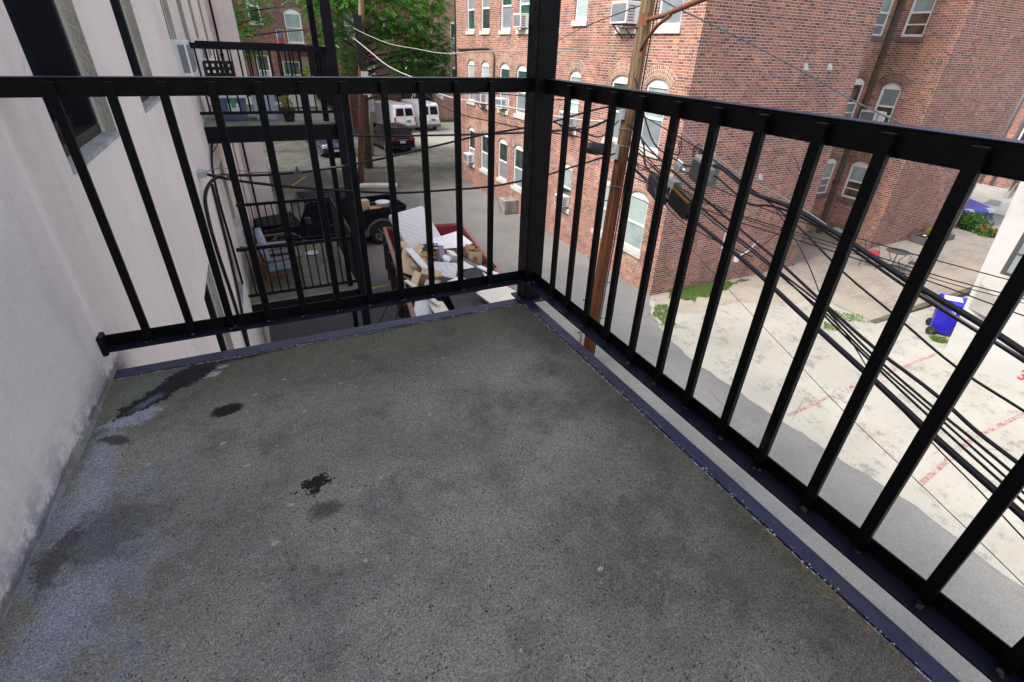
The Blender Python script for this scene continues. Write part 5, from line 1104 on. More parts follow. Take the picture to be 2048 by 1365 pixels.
# local frame: +x forward
def suv(label, loc, rz, paint, name='parked_car'):
    body = [(-2.25, .35), (-2.32, .75), (-2.20, 1.05), (1.05, 1.03), (2.0, .92), (2.25, .70), (2.25, .35), (1.9, .24), (-1.9, .24)]
    cab = [(-2.20, 1.0), (-1.85, 1.62), (-1.3, 1.68), (.2, 1.66), (1.15, 1.0)]
    gl = [('rear_window', end_glass(-2.17, -1.90, 1.08, 1.57, .72, .60, -1), None), ('windshield', end_glass(1.12, .30, 1.06, 1.60, .74, .62, 1), None)]
    for s_ in (-1, 1):
        gl.append(('side_window', side_glass((-1.95, -1.0, -1.0, -1.72), 1.08, 1.56, .86, 1.0, .22, s_), None)); gl.append(('side_window', side_glass((-.92, .0, .0, -.92), 1.08, 1.56, .86, 1.0, .22, s_), None)); gl.append(('side_window', side_glass((.08, .95, .18, .08), 1.08, 1.56, .86, 1.0, .22, s_), None))
    li = [('taillight', (-2.33, .58, .82), (-2.16, .90, 1.0), 'lred'), ('taillight', (-2.33, -.90, .82), (-2.16, -.58, 1.0), 'lred'), ('licence_plate', (-2.345, -.2, .66), (-2.32, .2, .82), 'plate'), ('trim_bar', (-2.34, -.45, .86), (-2.30, .45, .89), 'rim'),
          ('headlight', (2.0, .55, .68), (2.24, .86, .84), 'lwht'), ('headlight', (2.0, -.86, .68), (2.24, -.55, .84), 'lwht'), ('rear_bumper', (-2.38, -.88, .34), (-2.22, .88, .56), 'carb'),
          ('mirror', (.75, .90, 1.02), (.93, 1.06, 1.16), paint), ('mirror', (.75, -1.06, 1.02), (.93, -.90, 1.16), paint), ('roof_rail', (-1.6, .60, 1.68), (.3, .64, 1.73), 'rim'), ('roof_rail', (-1.6, -.64, 1.68), (.3, -.60, 1.73), 'rim')]
    return vehicle(name, label, loc, rz, 4.6, 1.86, body, cab, paint, 1.0, .22, (-1.38, 1.38), .35, gl, li)
suv('dark violet-black estate car parked rear-on in front of the white vans', (7.45, 35.8, 0), 99, 'carv')
def sedan(label, loc, rz, paint, group='cars parked in the yard'):
    body = [(-2.3, .35), (-2.34, .8), (-2.2, .98), (-1.6, 1.0), (1.0, .96), (1.95, .84), (2.26, .66), (2.28, .35), (1.9, .22), (-1.9, .22)]
    cab = [(-1.75, .95), (-1.15, 1.38), (-.6, 1.45), (.1, 1.43), (1.05, .93)]
    gl = [('rear_window', end_glass(-1.72, -1.2, 1.0, 1.36, .68, .56, -1), None), ('windshield', end_glass(1.04, .22, .97, 1.38, .72, .58, 1), None)]
    for s_ in (-1, 1):
        gl.append(('side_window', side_glass((-1.35, -.4, -.4, -1.05), 1.0, 1.36, .84, .95, .3, s_), None)); gl.append(('side_window', side_glass((-.32, .85, .15, -.32), 1.0, 1.36, .84, .95, .3, s_), None))
    li = [('headlight', (2.0, .50, .62), (2.27, .86, .80), 'lwht'), ('headlight', (2.0, -.86, .62), (2.27, -.50, .80), 'lwht'), ('grille', (2.2, -.42, .42), (2.30, .42, .68), 'mesh'), ('licence_plate', (2.29, -.2, .38), (2.31, .2, .50), 'plate'),
          ('taillight', (-2.35, .5, .7), (-2.15, .88, .88), 'lred'), ('taillight', (-2.35, -.88, .7), (-2.15, -.5, .88), 'lred'), ('mirror', (.6, .88, .95), (.76, 1.04, 1.08), paint), ('mirror', (.6, -1.04, .95), (.76, -.88, 1.08), paint)]
    return vehicle('parked_car', label, loc, rz, 4.6, 1.82, body, cab, paint, .95, .3, (-1.35, 1.4), .33, gl, li, group=group)
sedan('navy blue saloon facing the alley, half hidden by the steel posts', (3.05, 35.3, 0), -82, 'carnavy')
sedan('bright blue car parked on the street behind the bush', (29.3, 11.2, 0), -100, 'carblue', 'cars parked on the street')
sedan('black car mostly hidden behind the white building on the street', (29.6, 5.75, 0), 86, 'carb', 'cars parked on the street')
def van(label, loc, rz, h):
    body = [(-2.75, .42), (-2.80, .9), (-2.74, 1.25), (-2.62, h-.12), (-2.45, h), (1.15, h), (1.35, h-.05), (2.0, 1.32), (2.75, 1.08), (2.85, .75), (2.85, .38), (-2.4, .30)]
    gl = [('windshield', end_glass(2.02, 1.42, 1.36, h-.12, .80, .68, 1), None)]
    for s_ in (-1, 1):
        gl.append(('side_window', side_glass((.85, 1.85, 1.38, .85), 1.34, h-.22, 1.0, .6, .10, s_), None))
        gl.append(('rear_window', [(-2.752, s_*.08, 1.33), (-2.752, s_*.80, 1.33), (-2.675, s_*.70, h-.26), (-2.675, s_*.08, h-.26)][::-s_], None))
    li = [('taillight', (-2.82, .86, .85), (-2.70, .99, 1.25), 'lred'), ('taillight', (-2.82, -.99, .85), (-2.70, -.86, 1.25), 'lred'), ('rear_bumper', (-2.95, -.95, .36), (-2.78, .95, .56), 'bumper'), ('licence_plate', (-2.815, -.52, .82), (-2.80, -.12, 1.0), 'grille'),
          ('door_seam', (-2.812, -.008, .60), (-2.80, .008, 1.3), 'grille'), ('mirror', (1.55, 1.0, 1.35), (1.72, 1.22, 1.62), 'vanw'), ('mirror', (1.55, -1.22, 1.35), (1.72, -1.0, 1.62), 'vanw'), ('headlight', (2.7, .6, .72), (2.87, .95, .95), 'lwht'), ('headlight', (2.7, -.95, .72), (2.87, -.6, .95), 'lwht'), ('roof_lamp', (-2.52, -.3, h), (-2.44, .3, h+.04), 'vanw')]
    return vehicle('delivery_van', label, loc, rz, 5.7, 2.0, body, None, 'vanw', 1.3, .1, (-1.75, 1.85), .37, gl, li, cat='van', group='white vans at the back of the yard', bevel=.07)
van('left white delivery van parked behind the dark estate car', (9.75, 45.0, 0), 103, 2.15)
van('right white delivery van with a slightly taller roof, next to the brick wall', (12.35, 45.6, 0), 97, 2.22)
# ---- dark pickup truck
tk = vehicle('pickup_truck', 'dark four-door pickup truck with an open bed parked behind the neighbour balcony', (.62, 16.75, 0), 188, 5.4, 1.86,
    [(-2.7, .55), (-2.72, 1.10), (-1.05, 1.12), (-1.05, 1.18), (1.05, 1.20), (1.12, 1.14), (2.55, 1.05), (2.62, .95), (2.65, .55), (-2.3, .45)],
    [(-1.08, 1.15), (-1.02, 1.80), (-.9, 1.86), (.70, 1.84), (.80, 1.80), (1.12, 1.15)], 'cart', 1.15, .10, (-1.65, 1.70), .42,
    [('windshield', end_glass(1.125, .815, 1.22, 1.78, .76, .70, 1), 'glassg'), ('rear_window', end_glass(-1.085, -1.03, 1.25, 1.72, .70, .66, -1), None)]
    + [('side_window', side_glass((-.95, -.10, -.10, -.95), 1.22, 1.74, .86, 1.15, .10, s_), None) for s_ in (-1, 1)] + [('side_window', side_glass((.0, .98, .74, .0), 1.22, 1.74, .86, 1.15, .10, s_), None) for s_ in (-1, 1)],
    [('grille', (2.64, -.45, .70), (2.68, .45, 1.0), 'mesh'), ('headlight', (2.62, .52, .78), (2.69, .74, .98), 'lwht'), ('headlight', (2.62, -.74, .78), (2.69, -.52, .98), 'lwht'), ('front_bumper', (2.66, -.85, .45), (2.86, .85, .62), 'bumper'), ('rear_bumper', (-2.86, -.85, .48), (-2.72, .85, .66), 'bumper'),
     ('taillight', (-2.78, .72, .80), (-2.70, .90, 1.02), 'lred'), ('taillight', (-2.78, -.90, .80), (-2.70, -.72, 1.02), 'lred'), ('mirror', (.85, .95, 1.22), (1.0, 1.16, 1.42), 'mesh'), ('mirror', (.85, -1.16, 1.22), (1.0, -.95, 1.42), 'mesh'), ('running_board', (-.95, .88, .36), (1.0, 1.0, .44), 'bumper'), ('running_board', (-.95, -1.0, .36), (1.0, -.88, .44), 'bumper')],
    cat='pickup truck', group=None, bevel=.035)
for s_ in (-1, 1):      # chunky fender flares, bed sides and roof ribs
    for x in (-1.65, 1.70):
        q = MB(); a0 = [(x+.60*math.cos(math.pi*k/8), s_*.90, .40+.56*math.sin(math.pi*k/8)) for k in range(9)]
        for p0, p1 in zip(a0, a0[1:]): q.bar(p0, p1, .20, .06, up=(0, 0, 1))
        q.build('fender_flare', 'bumper', tk, local=True, bevel=.01)
    q = MB(); q.box((-2.68, min(s_*.93, s_*.84), 1.12), (-1.10, max(s_*.93, s_*.84), 1.36)); q.build('bed_side', 'cart', tk, local=True, bevel=.02)
q = MB(); q.box((-2.72, -.84, 1.12), (-2.64, .84, 1.36)); q.build('tailgate', 'cart', tk, local=True, bevel=.02)
q = MB()
for k in range(7): q.box((-.85, -.60+k*.2-.012, 1.858), (.62, -.60+k*.2+.012, 1.872))
q.build('roof_ribs', 'mesh', tk, local=True)
q = MB(); q.box((1.2, -.55, 1.13), (2.4, .55, 1.155)); q.build('hood_bulge', 'cart', tk, local=True, bevel=.03)
def on_truck(x, y, z): v = Matrix.Rotation(R(188), 3, 'Z') @ Vector((x, y, z)); return (v.x+.62, v.y+16.75, v.z)
q = MB(); q.box((-.16, -.14, 0), (.16, .14, .38)); o = q.build('cardboard_box', 'cardl', bevel=.004); o.location = on_truck(-1.35, .1, 1.13); o.rotation_euler = (0, 0, R(15)); tag(o, 'upright tan cardboard carton in the bed of the pickup truck', 'box')
q = MB(); q.box((-.22, -.2, 0), (.22, .2, .16)); o = q.build('cardboard_box', 'card', bevel=.004); o.location = on_truck(-1.65, .42, 1.13); tag(o, 'low brown box beside the white tub in the pickup bed', 'box')
q = MB(); q.lathe([(0, .0), (.22, 0), (.25, .26), (.27, .27), (.27, .30), (0, .30)], (0, 0, 0)); o = q.build('bucket', 'foam'); o.location = on_truck(-2.0, .30, 1.13); tag(o, 'round white lidded tub in the bed of the pickup truck', 'bucket')
# ================================================================== POLES AND OVERHEAD LINES
up = thing('utility_pole', 'tall weathered brown utility pole in front of the brick building', 'utility pole', (5.0, 6.04, 0))
pts = [Vector((5.0, 6.04, 0)).lerp(Vector((5.26, 5.86, 10.2)), k/14) for k in range(15)]; q = MB(); q.tube(pts, [.136-.0018*k for k in range(15)], 20)
q.build('shaft', 'pole', up)
q = MB(); rnd = random.Random(4)
def pole_at(z): return Vector((5.0, 6.04, 0)).lerp(Vector((5.26, 5.86, 10.2)), z/10.2)
for k, z in enumerate([.9, 1.3, 1.75, 2.2, 2.7, 3.2, 4.0]):
    a = pole_at(z); s_ = 1 if k % 2 else -1; dv = Vector((.9*s_, -.44*s_, 0)).normalized(); st = MB(); st.tube([a+dv*.12, a+dv*.30, a+dv*.30+Z*.03], .009, 6); st.tube([a+dv*.28, a+dv*.31], .022, 8); st.build('climbing_peg', 'mesh', up)
for z, hh_ in ((5.6, .16), (4.95, .26)):
    a = pole_at(z); q = MB(); q.box((a.x-.19, a.y-.06, z-hh_/2), (a.x-.13, a.y+.06, z+hh_/2)); q.build('cable_bracket', 'galv', up)
for z in (5.35, 5.05, 4.3):
    a = pole_at(z); q = MB(); q.tube([a+Vector((.145*math.cos(t), .145*math.sin(t), .02*math.sin(t*2))) for t in [k*.5236 for k in range(13)]], .006, 5); q.build('tie_wire', 'wire', up)
gw = MB(); gw.tube([pole_at(z)+Vector((.10, -.115, 0)) for z in (.2, 2, 4, 5, 6, 7.4)], .012, 6); gw.build('ground_wire', 'cable', up)
gw = MB(); gw.tube([pole_at(z)+Vector((-.23, .05, 0)) for z in (0, 1.2, 1.9)], .03, 8); gw.build('riser_pipe', 'galv', up)
q = MB(); q.tube([(5.07, 5.76, 6.62), (5.00, 5.56, 6.80), (4.84, 5.15, 6.97), (4.66, 4.68, 7.08)], .030, 8); q.build('street_lamp_brace', 'rust', up)
q = MB(); q.tube([(5.1, 5.85, 7.05), (4.73, 4.88, 7.09), (4.64, 4.62, 7.12), (4.32, 3.75, 7.20), (3.9, 2.6, 7.30), (3.3, 1.0, 7.42)], .036, 10); q.box((4.99, 5.62, 6.98), (5.05, 5.80, 7.16)); q.build('lamp_arm', 'rust', up)
q = MB(); q.box((5.05, 5.72, 6.52), (5.09, 5.80, 6.68)); q.build('brace_plate', 'rust', up)
q = MB(); q.tube([(4.80, 6.1, 6.95), (5.1, 5.9, 6.95)], .016, 6); q.build('lag_bolt', 'rust', up)
p2 = thing('utility_pole', 'far darker utility pole by the parked cars with a pale box strapped on', 'utility pole', (3.33, 25.3, 0))
b2 = Vector((3.33, 25.3, 0)); t2 = Vector((4.55, 25.3, 10.0)); at2 = lambda z: b2.lerp(t2, z/10)
q = MB(); q.tube([at2(k) for k in range(11)], [.16-.004*k for k in range(11)], 16); q.build('shaft', 'pole2', p2)
q = MB(); q.box((at2(5.1).x-.02, 25.08, 4.35), (at2(5.1).x+.30, 25.2, 5.35)); q.build('equipment_box', 'signw', p2)
q = MB(); q.box((at2(6).x-.20, 25.05, 5.5), (at2(6).x+.14, 25.2, 7.6)); q.build('cable_guard', 'boxblk', p2)
q = MB(); rnd = random.Random(9)
for k in range(26):
    c = at2(5.6+rnd.uniform(0, 1.8)) + Vector((.28+rnd.uniform(-.1, .2), -.15, 0)); rr = rnd.uniform(.06, .2); q.tube([c+Vector((rr*math.cos(t), rnd.uniform(-.05, .05), rr*1.3*math.sin(t))) for t in [j*.7 for j in range(9)]], .012, 4)
q.build('cable_tangle', 'cable', p2)
sp = thing('sign_post', 'khaki post carrying a small white parking notice beside the far pole', 'sign', (5.5, 33.2, 0))
q = MB(); q.tube([(5.5, 33.2, 0), (5.9, 33.2, 4.9)], [.22, .17], 14); q.build('post', 'postb', sp)
q = MB(); q.box((5.50, 32.88, 2.75), (5.98, 32.95, 3.5)); q.build('notice', 'signw', sp); q = MB()
for k in range(5): q.box((5.57, 32.872, 2.86+k*.12), (5.91-.06*(k % 2), 32.879, 2.90+k*.12))
q.build('print_lines', 'signl', sp)
fl = thing('flood_lamp', 'small white twin flood lamp on the wall behind the sign post', 'lamp', (9.6, 49.8, 4.2))
q = MB(); q.lathe([(0, 0), (.18, .05), (.2, .3), (0, .3)], (9.3, 49.7, 4.2), 10); q.build('lamp_head', 'lamp', fl); q = MB(); q.lathe([(0, 0), (.18, .05), (.2, .3), (0, .3)], (9.9, 49.7, 4.25), 10); q.build('lamp_head', 'lamp', fl)
lampb = NT('lit_bulb'); lampb.base((.9, .8, .5)); lampb.b.inputs['Emission Color'].default_value = (1, .8, .45, 1); lampb.b.inputs['Emission Strength'].default_value = 3; M['bulb'] = lampb.m
pl2 = thing('porch_lamp', 'small lit yellow porch lamp under the stair porch roof', 'lamp', (12.35, 48.5, 4.6)); q = MB(); q.lathe([(0, -.14), (.10, -.1), (.14, 0), (.10, .1), (0, .14)], (12.35, 48.45, 4.6), 12); q.build('bulb', 'bulb', pl2); q = MB(); q.cyl((12.35, 48.45, 4.74), (12.35, 48.6, 5.12), .02); q.build('stem', 'mesh', pl2)
# spans: (label, points, radius, material)
G = 'overhead wires of the alley'
CB = [
('lower service cable sagging from the stucco wall hook to the utility pole', [(-1.83,4.66,5.24),(-1.59,4.7,5.15),(-1.02,4.81,5.0),(-.15,4.97,4.83),(.56,5.1,4.72),(1.46,5.27,4.66),(2.06,5.38,4.63),(2.7,5.5,4.65),(3.34,5.62,4.7),(4.06,5.75,4.8),(4.9,5.88,4.93)], .020, 'cable'),
('upper service cable rising from the stucco wall hook to the utility pole', [(-1.63,4.7,5.2),(-1.43,4.73,5.17),(-1.05,4.81,5.14),(-.63,4.88,5.14),(-.11,4.98,5.17),(.31,5.06,5.21),(1.24,5.23,5.33),(1.93,5.36,5.42),(2.69,5.5,5.48),(3.35,5.62,5.55),(4.17,5.77,5.69),(5.1,5.9,5.8)], .018, 'cable'),
('level black cable from the far stucco wall to the pole bracket', [(-1.84,16,4.0),(-1.33,15.25,4.08),(-.26,13.71,4.25),(.8,12.18,4.46),(1.78,10.76,4.63),(2.65,9.52,4.8),(3.84,7.79,5.06),(4.27,7.18,5.17),(4.72,6.53,5.31),(4.95,6.1,5.55)], .026, 'cable'),
('pale thick cable drooping from the far pole toward the brick building', [(3.78,25.2,6.7),(3.72,21.1,6.17),(3.85,19.64,5.87),(4.0,18.03,5.67),(4.14,16.58,5.55),(4.33,14.5,5.25),(4.58,11.8,5.25),(4.79,9.57,5.3),(4.9,8.31,5.31),(4.99,7.33,5.34),(5.0,6.1,5.45)], .024, 'cableg'),
('second pale cable between the two poles, lower of the pale pair', [(3.76,25.2,6.35),(3.68,21.51,5.98),(3.9,19.11,5.7),(4.13,16.61,5.36),(4.33,14.54,4.92),(4.46,13.04,4.82),(4.63,11.22,4.85),(4.78,9.65,4.89),(4.91,8.26,4.96),(5.0,7.28,5.01),(4.95,6.2,4.98)], .018, 'cable'),
('thin green-tinged wire from the far pole through the leaves', [(3.8,25.2,7.1),(3.74,20.9,6.74),(3.92,18.88,6.54),(4.15,16.42,6.44),(4.41,13.68,6.37),(4.7,12.38,6.46),(9.0,11.39,6.6)], .012, 'cableg'),
('black cable between the two poles above the pale pair', [(3.74,25.2,6.0),(3.73,20.97,5.61),(3.94,18.66,5.3),(4.21,15.74,5.2),(4.66,10.94,5.54),(4.78,9.59,5.6),(4.9,8.35,5.63),(5.02,7.08,5.79),(5.12,6.0,5.95)], .014, 'cable'),
('thickest black cable leaving the splice box and passing the balcony', [(4.99,5.6,4.9),(4.91,5.36,4.83),(4.63,4.6,4.76),(4.26,3.58,4.68),(3.95,2.74,4.68),(3.66,1.94,4.66),(3.41,1.25,4.64),(3.08,.36,4.57),(2.74,-.59,4.5),(2.53,-1.17,4.45),(2.33,-1.72,4.42),(2.19,-2.1,4.38),(1.2,-4.9,4.3)], .030, 'cable'),
('bold black cable from the grey amplifier crossing toward the white building', [(3.92,2.66,5.40),(3.8,2.34,5.44),(3.67,1.96,5.39),(3.54,1.6,5.34),(3.41,1.25,5.36),(3.31,.97,5.38),(3.04,.24,5.35),(2.78,-.49,5.28),(2.69,-.72,5.27),(2.57,-1.06,5.25),(2.49,-1.27,5.23),(2.35,-1.66,5.19),(1.3,-4.5,5.1)], .026, 'cable'),
('twin black cable lying just under the bold one from the amplifier', [(3.92,2.66,5.28),(3.85,2.47,5.32),(3.69,2.01,5.27),(3.53,1.57,5.22),(3.41,1.24,5.30),(3.31,.96,5.335),(3.04,.23,5.31),(2.77,-.5,5.235),(2.57,-1.06,5.20),(2.49,-1.28,5.185),(2.35,-1.66,5.15),(1.3,-4.5,5.06)], .014, 'cable'),
('upper cable of the bundle running from the pole past the balcony', [(5.05,5.8,5.45),(4.95,5.47,5.39),(4.63,4.59,5.23),(4.04,2.97,5.04),(3.72,2.09,4.97),(3.46,1.39,4.91),(3.29,.91,4.87),(3.0,.13,4.78),(2.78,-.47,4.72),(2.57,-1.06,4.70),(2.48,-1.3,4.67),(2.38,-1.59,4.66),(2.24,-1.96,4.64),(1.2,-4.8,4.6)], .017, 'cable'),
('second cable of the bundle below the bundle top', [(5.03,5.7,5.2),(4.91,5.36,5.17),(4.35,3.83,4.99),(3.79,2.3,4.86),(3.44,1.35,4.82),(3.21,.7,4.78),(3.0,.12,4.75),(2.77,-.51,4.66),(2.55,-1.1,4.62),(2.49,-1.28,4.61),(2.36,-1.63,4.59),(2.22,-2.01,4.55),(1.2,-4.8,4.5)], .012, 'cable'),
('third cable of the bundle, touching the second', [(5.03,5.7,5.15),(4.9,5.34,5.12),(4.34,3.81,4.94),(3.78,2.27,4.82),(3.44,1.33,4.79),(3.2,.68,4.75),(2.99,.11,4.72),(2.76,-.52,4.63),(2.55,-1.12,4.58),(2.35,-1.65,4.54),(2.21,-2.03,4.51),(1.2,-4.8,4.45)], .010, 'cable'),
('lowest thin cable of the bundle running from the pole past the balcony', [(5.03,5.7,5.1),(4.89,5.33,5.09),(4.2,3.43,4.94),(3.65,1.91,4.85),(3.37,1.15,4.81),(2.99,.1,4.69),(2.76,-.54,4.6),(2.54,-1.13,4.54),(2.35,-1.67,4.49),(2.21,-2.04,4.46),(1.2,-4.8,4.4)], .011, 'cable'),
('slender separate cable crossing the patio between the bold cable and the bundle', [(5.0,5.6,5.7),(4.7,4.8,5.65),(4.02,2.92,5.53),(3.55,1.64,5.38),(3.23,.76,5.26),(2.98,.07,5.1),(2.77,-.5,5.02),(2.56,-1.07,4.94),(2.43,-1.44,4.94),(2.3,-1.8,4.93),(1.2,-4.8,4.9)], .011, 'cable'),
('single hair-thin wire lowest of all over the concrete pad', [(5.0,5.7,4.5),(4.78,5.02,4.47),(4.23,3.5,4.36),(3.88,2.53,4.31),(3.6,1.78,4.26),(3.35,1.08,4.2),(3.03,.2,4.14),(2.78,-.48,4.1),(2.5,-1.24,4.1),(2.34,-1.69,4.09),(2.13,-2.27,4.07),(1.1,-5.0,4.05)], .0035, 'cable'),
('steel strand holding the grey amplifier and its coiled loops', [(5.12,5.94,6.01),(4.74,4.92,5.89),(4.5,4.25,5.79),(4.36,3.86,5.72),(4.05,3.02,5.58),(3.83,2.4,5.52),(3.62,1.83,5.45),(3.38,1.18,5.44),(3.14,.51,5.39),(2.88,-.21,5.29),(2.65,-.82,5.23),(2.48,-1.29,5.2),(1.3,-4.6,5.15)], .0075, 'wire'),
('black wire dropping obliquely across the bundle over the pad', [(3.36,1.12,5.3),(3.22,.74,5.15),(3.11,.42,4.97),(3.0,.12,4.77),(2.87,-.24,4.65),(2.72,-.63,4.5),(2.6,-.99,4.43),(2.52,-1.19,4.4),(2.41,-1.5,4.36),(2.31,-1.78,4.31),(1.2,-4.9,4.2)], .006, 'cable'),
('topmost thin wire over the patio running to the white building', [(5.1,5.95,5.2),(6.4,4.55,4.46),(7.14,3.73,4.15),(8.03,2.75,3.92),(8.71,2.01,3.76),(8.91,1.79,3.72),(9.7,.92,3.56),(10.19,.38,3.5),(14.1,-3.9,3.2)], .011, 'cable'),
('second thin wire over the patio, one of a close pair', [(5.1,5.95,4.9),(6.51,4.42,4.11),(7.31,3.55,3.89),(8.04,2.74,3.71),(8.73,1.98,3.53),(8.9,1.8,3.48),(9.7,.92,3.32),(10.28,.28,3.21),(14.1,-3.9,2.8)], .012, 'cable'),
('third thin wire over the patio, just below its twin', [(5.1,5.95,4.86),(6.52,4.41,4.07),(7.32,3.54,3.84),(8.05,2.73,3.64),(8.75,1.97,3.46),(8.92,1.78,3.41),(9.71,.91,3.25),(10.3,.26,3.14),(14.1,-3.9,2.7)], .009, 'cable'),
('fourth wire over the patio passing above the blue bin', [(5.1,5.95,4.6),(6.54,4.38,3.97),(7.48,3.35,3.72),(8.31,2.44,3.5),(8.9,1.8,3.35),(9.69,.93,3.08),(10.4,.15,2.85),(14.1,-3.9,2.2)], .013, 'cable'),
('grey twisted cable from the pole top across the big brick wall', [(5.2,5.87,7.45),(5.36,5.69,7.33),(5.77,5.24,7.1),(6.34,4.61,6.78),(6.93,3.96,6.42),(7.52,3.32,6.04),(8.17,2.6,5.68),(8.79,1.92,5.28),(14.3,2.5,5.0)], .013, 'cableg2'),
('thin wire from the brick wall to the utility pole above the railing post', [(9.0,16.6,6.6),(7.6,13.2,6.75),(6.3,9.6,7.05),(5.3,6.1,7.32)], .011, 'cable'),
('slack loop of cable between the black post and the pole', [(3.35,5.62,5.55),(3.7,5.7,5.44),(4.1,5.76,5.33),(4.5,5.82,5.25),(4.95,5.95,5.5)], .013, 'cable'),
('looping slack cable right of the pole joining the splice box', [(5.02,5.75,6.2),(4.75,4.95,5.6),(4.6,4.5,5.35),(4.35,3.8,5.28),(4.1,3.15,5.28),(3.95,2.75,5.34)], .016, 'cable'),
('looping slack cable curving from the pole down to the gold coil', [(5.0,5.65,5.45),(4.85,5.25,5.40),(4.72,4.85,5.20),(4.68,4.75,5.02),(4.5,4.25,4.92),(4.3,3.7,4.93)], .020, 'cable'),
('second looping cable right of the pole between the brackets', [(5.0,5.65,5.2),(4.85,5.2,5.02),(4.75,4.95,4.85),(4.65,4.65,4.9),(4.5,4.25,5.05),(4.3,3.7,5.12),(4.05,3.0,5.05),(3.7,2.05,4.98)], .012, 'cable'),
('thin wire slung low from the splice box toward the brick corner', [(4.6,4.5,4.9),(4.3,3.7,4.62),(4.0,2.9,4.56),(3.75,2.2,4.62),(3.4,1.25,4.75)], .008, 'cable'),
]
for l, p, r_, m_2 in CB: cable(l, p, r_*.84, m_2, group=G)
# slack loops hanging from the strand
for cx, cy, cz, rr, l in ((4.27, 3.62, 5.45, .10, 'left coil of slack cable hanging on the strand'), (4.02, 2.95, 5.50, .075, 'right coil of slack cable hanging beside the amplifier')):
    q = MB(); pts = []
    for k in range(40):
        t = k*.5; r2 = rr*(1+.25*math.sin(k*.37)); pts.append(Vector((cx, cy, cz)) + Vector((-.34, -.94, 0))*r2*math.cos(t)*1.2 + Z*r2*math.sin(t) + Vector((.94, -.34, 0))*.02*math.sin(k*.9))
    q.tube(pts, .006, 5); tag(q.build('cable_coil', 'cable'), l, 'cable coil', 'coils of slack cable')
# black splice box on the thick cable
D20 = Vector((-math.sin(R(20)), -math.cos(R(20)), 0)); S20 = Vector((math.cos(R(20)), -math.sin(R(20)), 0))
def obj_on_strand(name, label, cat, c, L, W, Hh, m, tilt=0): 
    t = thing(name, label, cat, c, -20-90); t.rotation_euler = (0, R(tilt), R(-110)); return t
t = obj_on_strand('splice_box', 'rectangular black splice box clamped to the thickest cable', 'splice box', (4.40, 3.98, 4.76), 0, 0, 0, 0, 8)
q = MB(); q.box((-.30, -.07, -.15), (.30, .07, .13)); q.build('case', 'boxblk', t, local=True, bevel=.015)
q = MB(); q.bar((-.30, -.073, -.14), (-.02, -.073, .12), .008); q.bar((.02, -.073, .02), (.28, -.073, -.12), .008); q.build('case_ribs', 'mesh', t, local=True)
for s_ in (-1, 1):
    q = MB(); q.tube([(s_*.30, 0, .02*s_), (s_*.36, 0, .02*s_), (s_*.50, 0, .02*s_)], [.055, .05, .022], 12); q.build('cable_gland', 'cable', t, local=True)
    q = MB(); q.bar((s_*.29, -.085, -.1), (s_*.29, -.085, .12), .02); q.build('clip', 'wire', t, local=True)
t = obj_on_strand('coil_coupler', 'finned gold and grey coupler hanging beside the splice box', 'coupler', (4.08, 3.12, 4.86), 0, 0, 0, 0, 6)
q = MB()
for k in range(15): q.box((-.28+k*.040, -.055, -.09), (-.272+k*.040, .055, .065))
q.build('fins', 'gold', t, local=True); q = MB(); q.box((-.30, -.045, -.115), (.33, .045, -.088)); q.tube([(-.36, -.03, .10), (.38, -.03, .10)], .028, 10)
q.box((-.28, -.02, -.088), (.30, .02, .02))
for k in range(15): q.box((-.27+k*.040, -.068, -.20), (-.258+k*.040, .06, .03))
q.build('tray', 'boxblk', t, local=True)
q = MB(); q.box((-.44, -.07, .02), (-.24, .07, .14)); q.box((-.50, -.04, -.02), (-.40, .06, .10)); q.build('clamp_block', 'alu', t, local=True, bevel=.01)
t = obj_on_strand('line_amplifier', 'grey finned line amplifier box hanging from the steel strand', 'amplifier', (3.92, 2.66, 5.33), 0, 0, 0, 0, 5)
q = MB(); q.box((-.20, -.10, -.16), (.19, .10, .15)); q.box((.10, -.13, -.08), (.27, .0, .10)); q.build('case', 'alu', t, local=True, bevel=.02)
q = MB()
for k in range(9): q.box((-.17+k*.036, -.125, -.14), (-.158+k*.036, -.101, .10))
q.build('cooling_fins', 'mesh', t, local=True)
q = MB(); q.box((-.12, -.02, .15), (-.08, .02, .24)); q.box((.08, -.02, .15), (.12, .02, .24)); q.build('hanger', 'galv', t, local=True)
t = obj_on_strand('cable_tap', 'small grey cable tap with fittings left of the line amplifier', 'cable tap', (4.18, 3.38, 5.22), 0, 0, 0, 0, 5)
q = MB(); q.box((-.13, -.05, -.05), (.10, .05, .04)); q.build('case', 'alu', t, local=True, bevel=.008)
q = MB()
for k in range(5): q.cyl((-.10+k*.04, 0, .04), (-.10+k*.04, 0, .08), .013, n=8)
q.cyl((.10, 0, .0), (.18, 0, .0), .02, n=8); q.build('fittings', 'galv', t, local=True)
q = MB(); q.tube([(4.15, 5.77, 5.06), (4.25, 5.79, 5.07), (4.45, 5.83, 5.04), (4.62, 5.86, 5.02), (4.7, 5.88, 5.01)], [.05, .10, .105, .10, .045], 16); tag(q.build('splice_sleeve', 'boxblk'), 'fat black splice sleeve at the left of the utility pole', 'splice')
q = MB()
for k in range(4): q.tube([(4.66, 5.85, 5.02+.02*k), (4.88, 5.90, 5.06+.025*k)], .008, 5)
tag(q.build('splice_clamp', 'galv'), 'bundle of steel clamps between the splice sleeve and the pole', 'clamp')
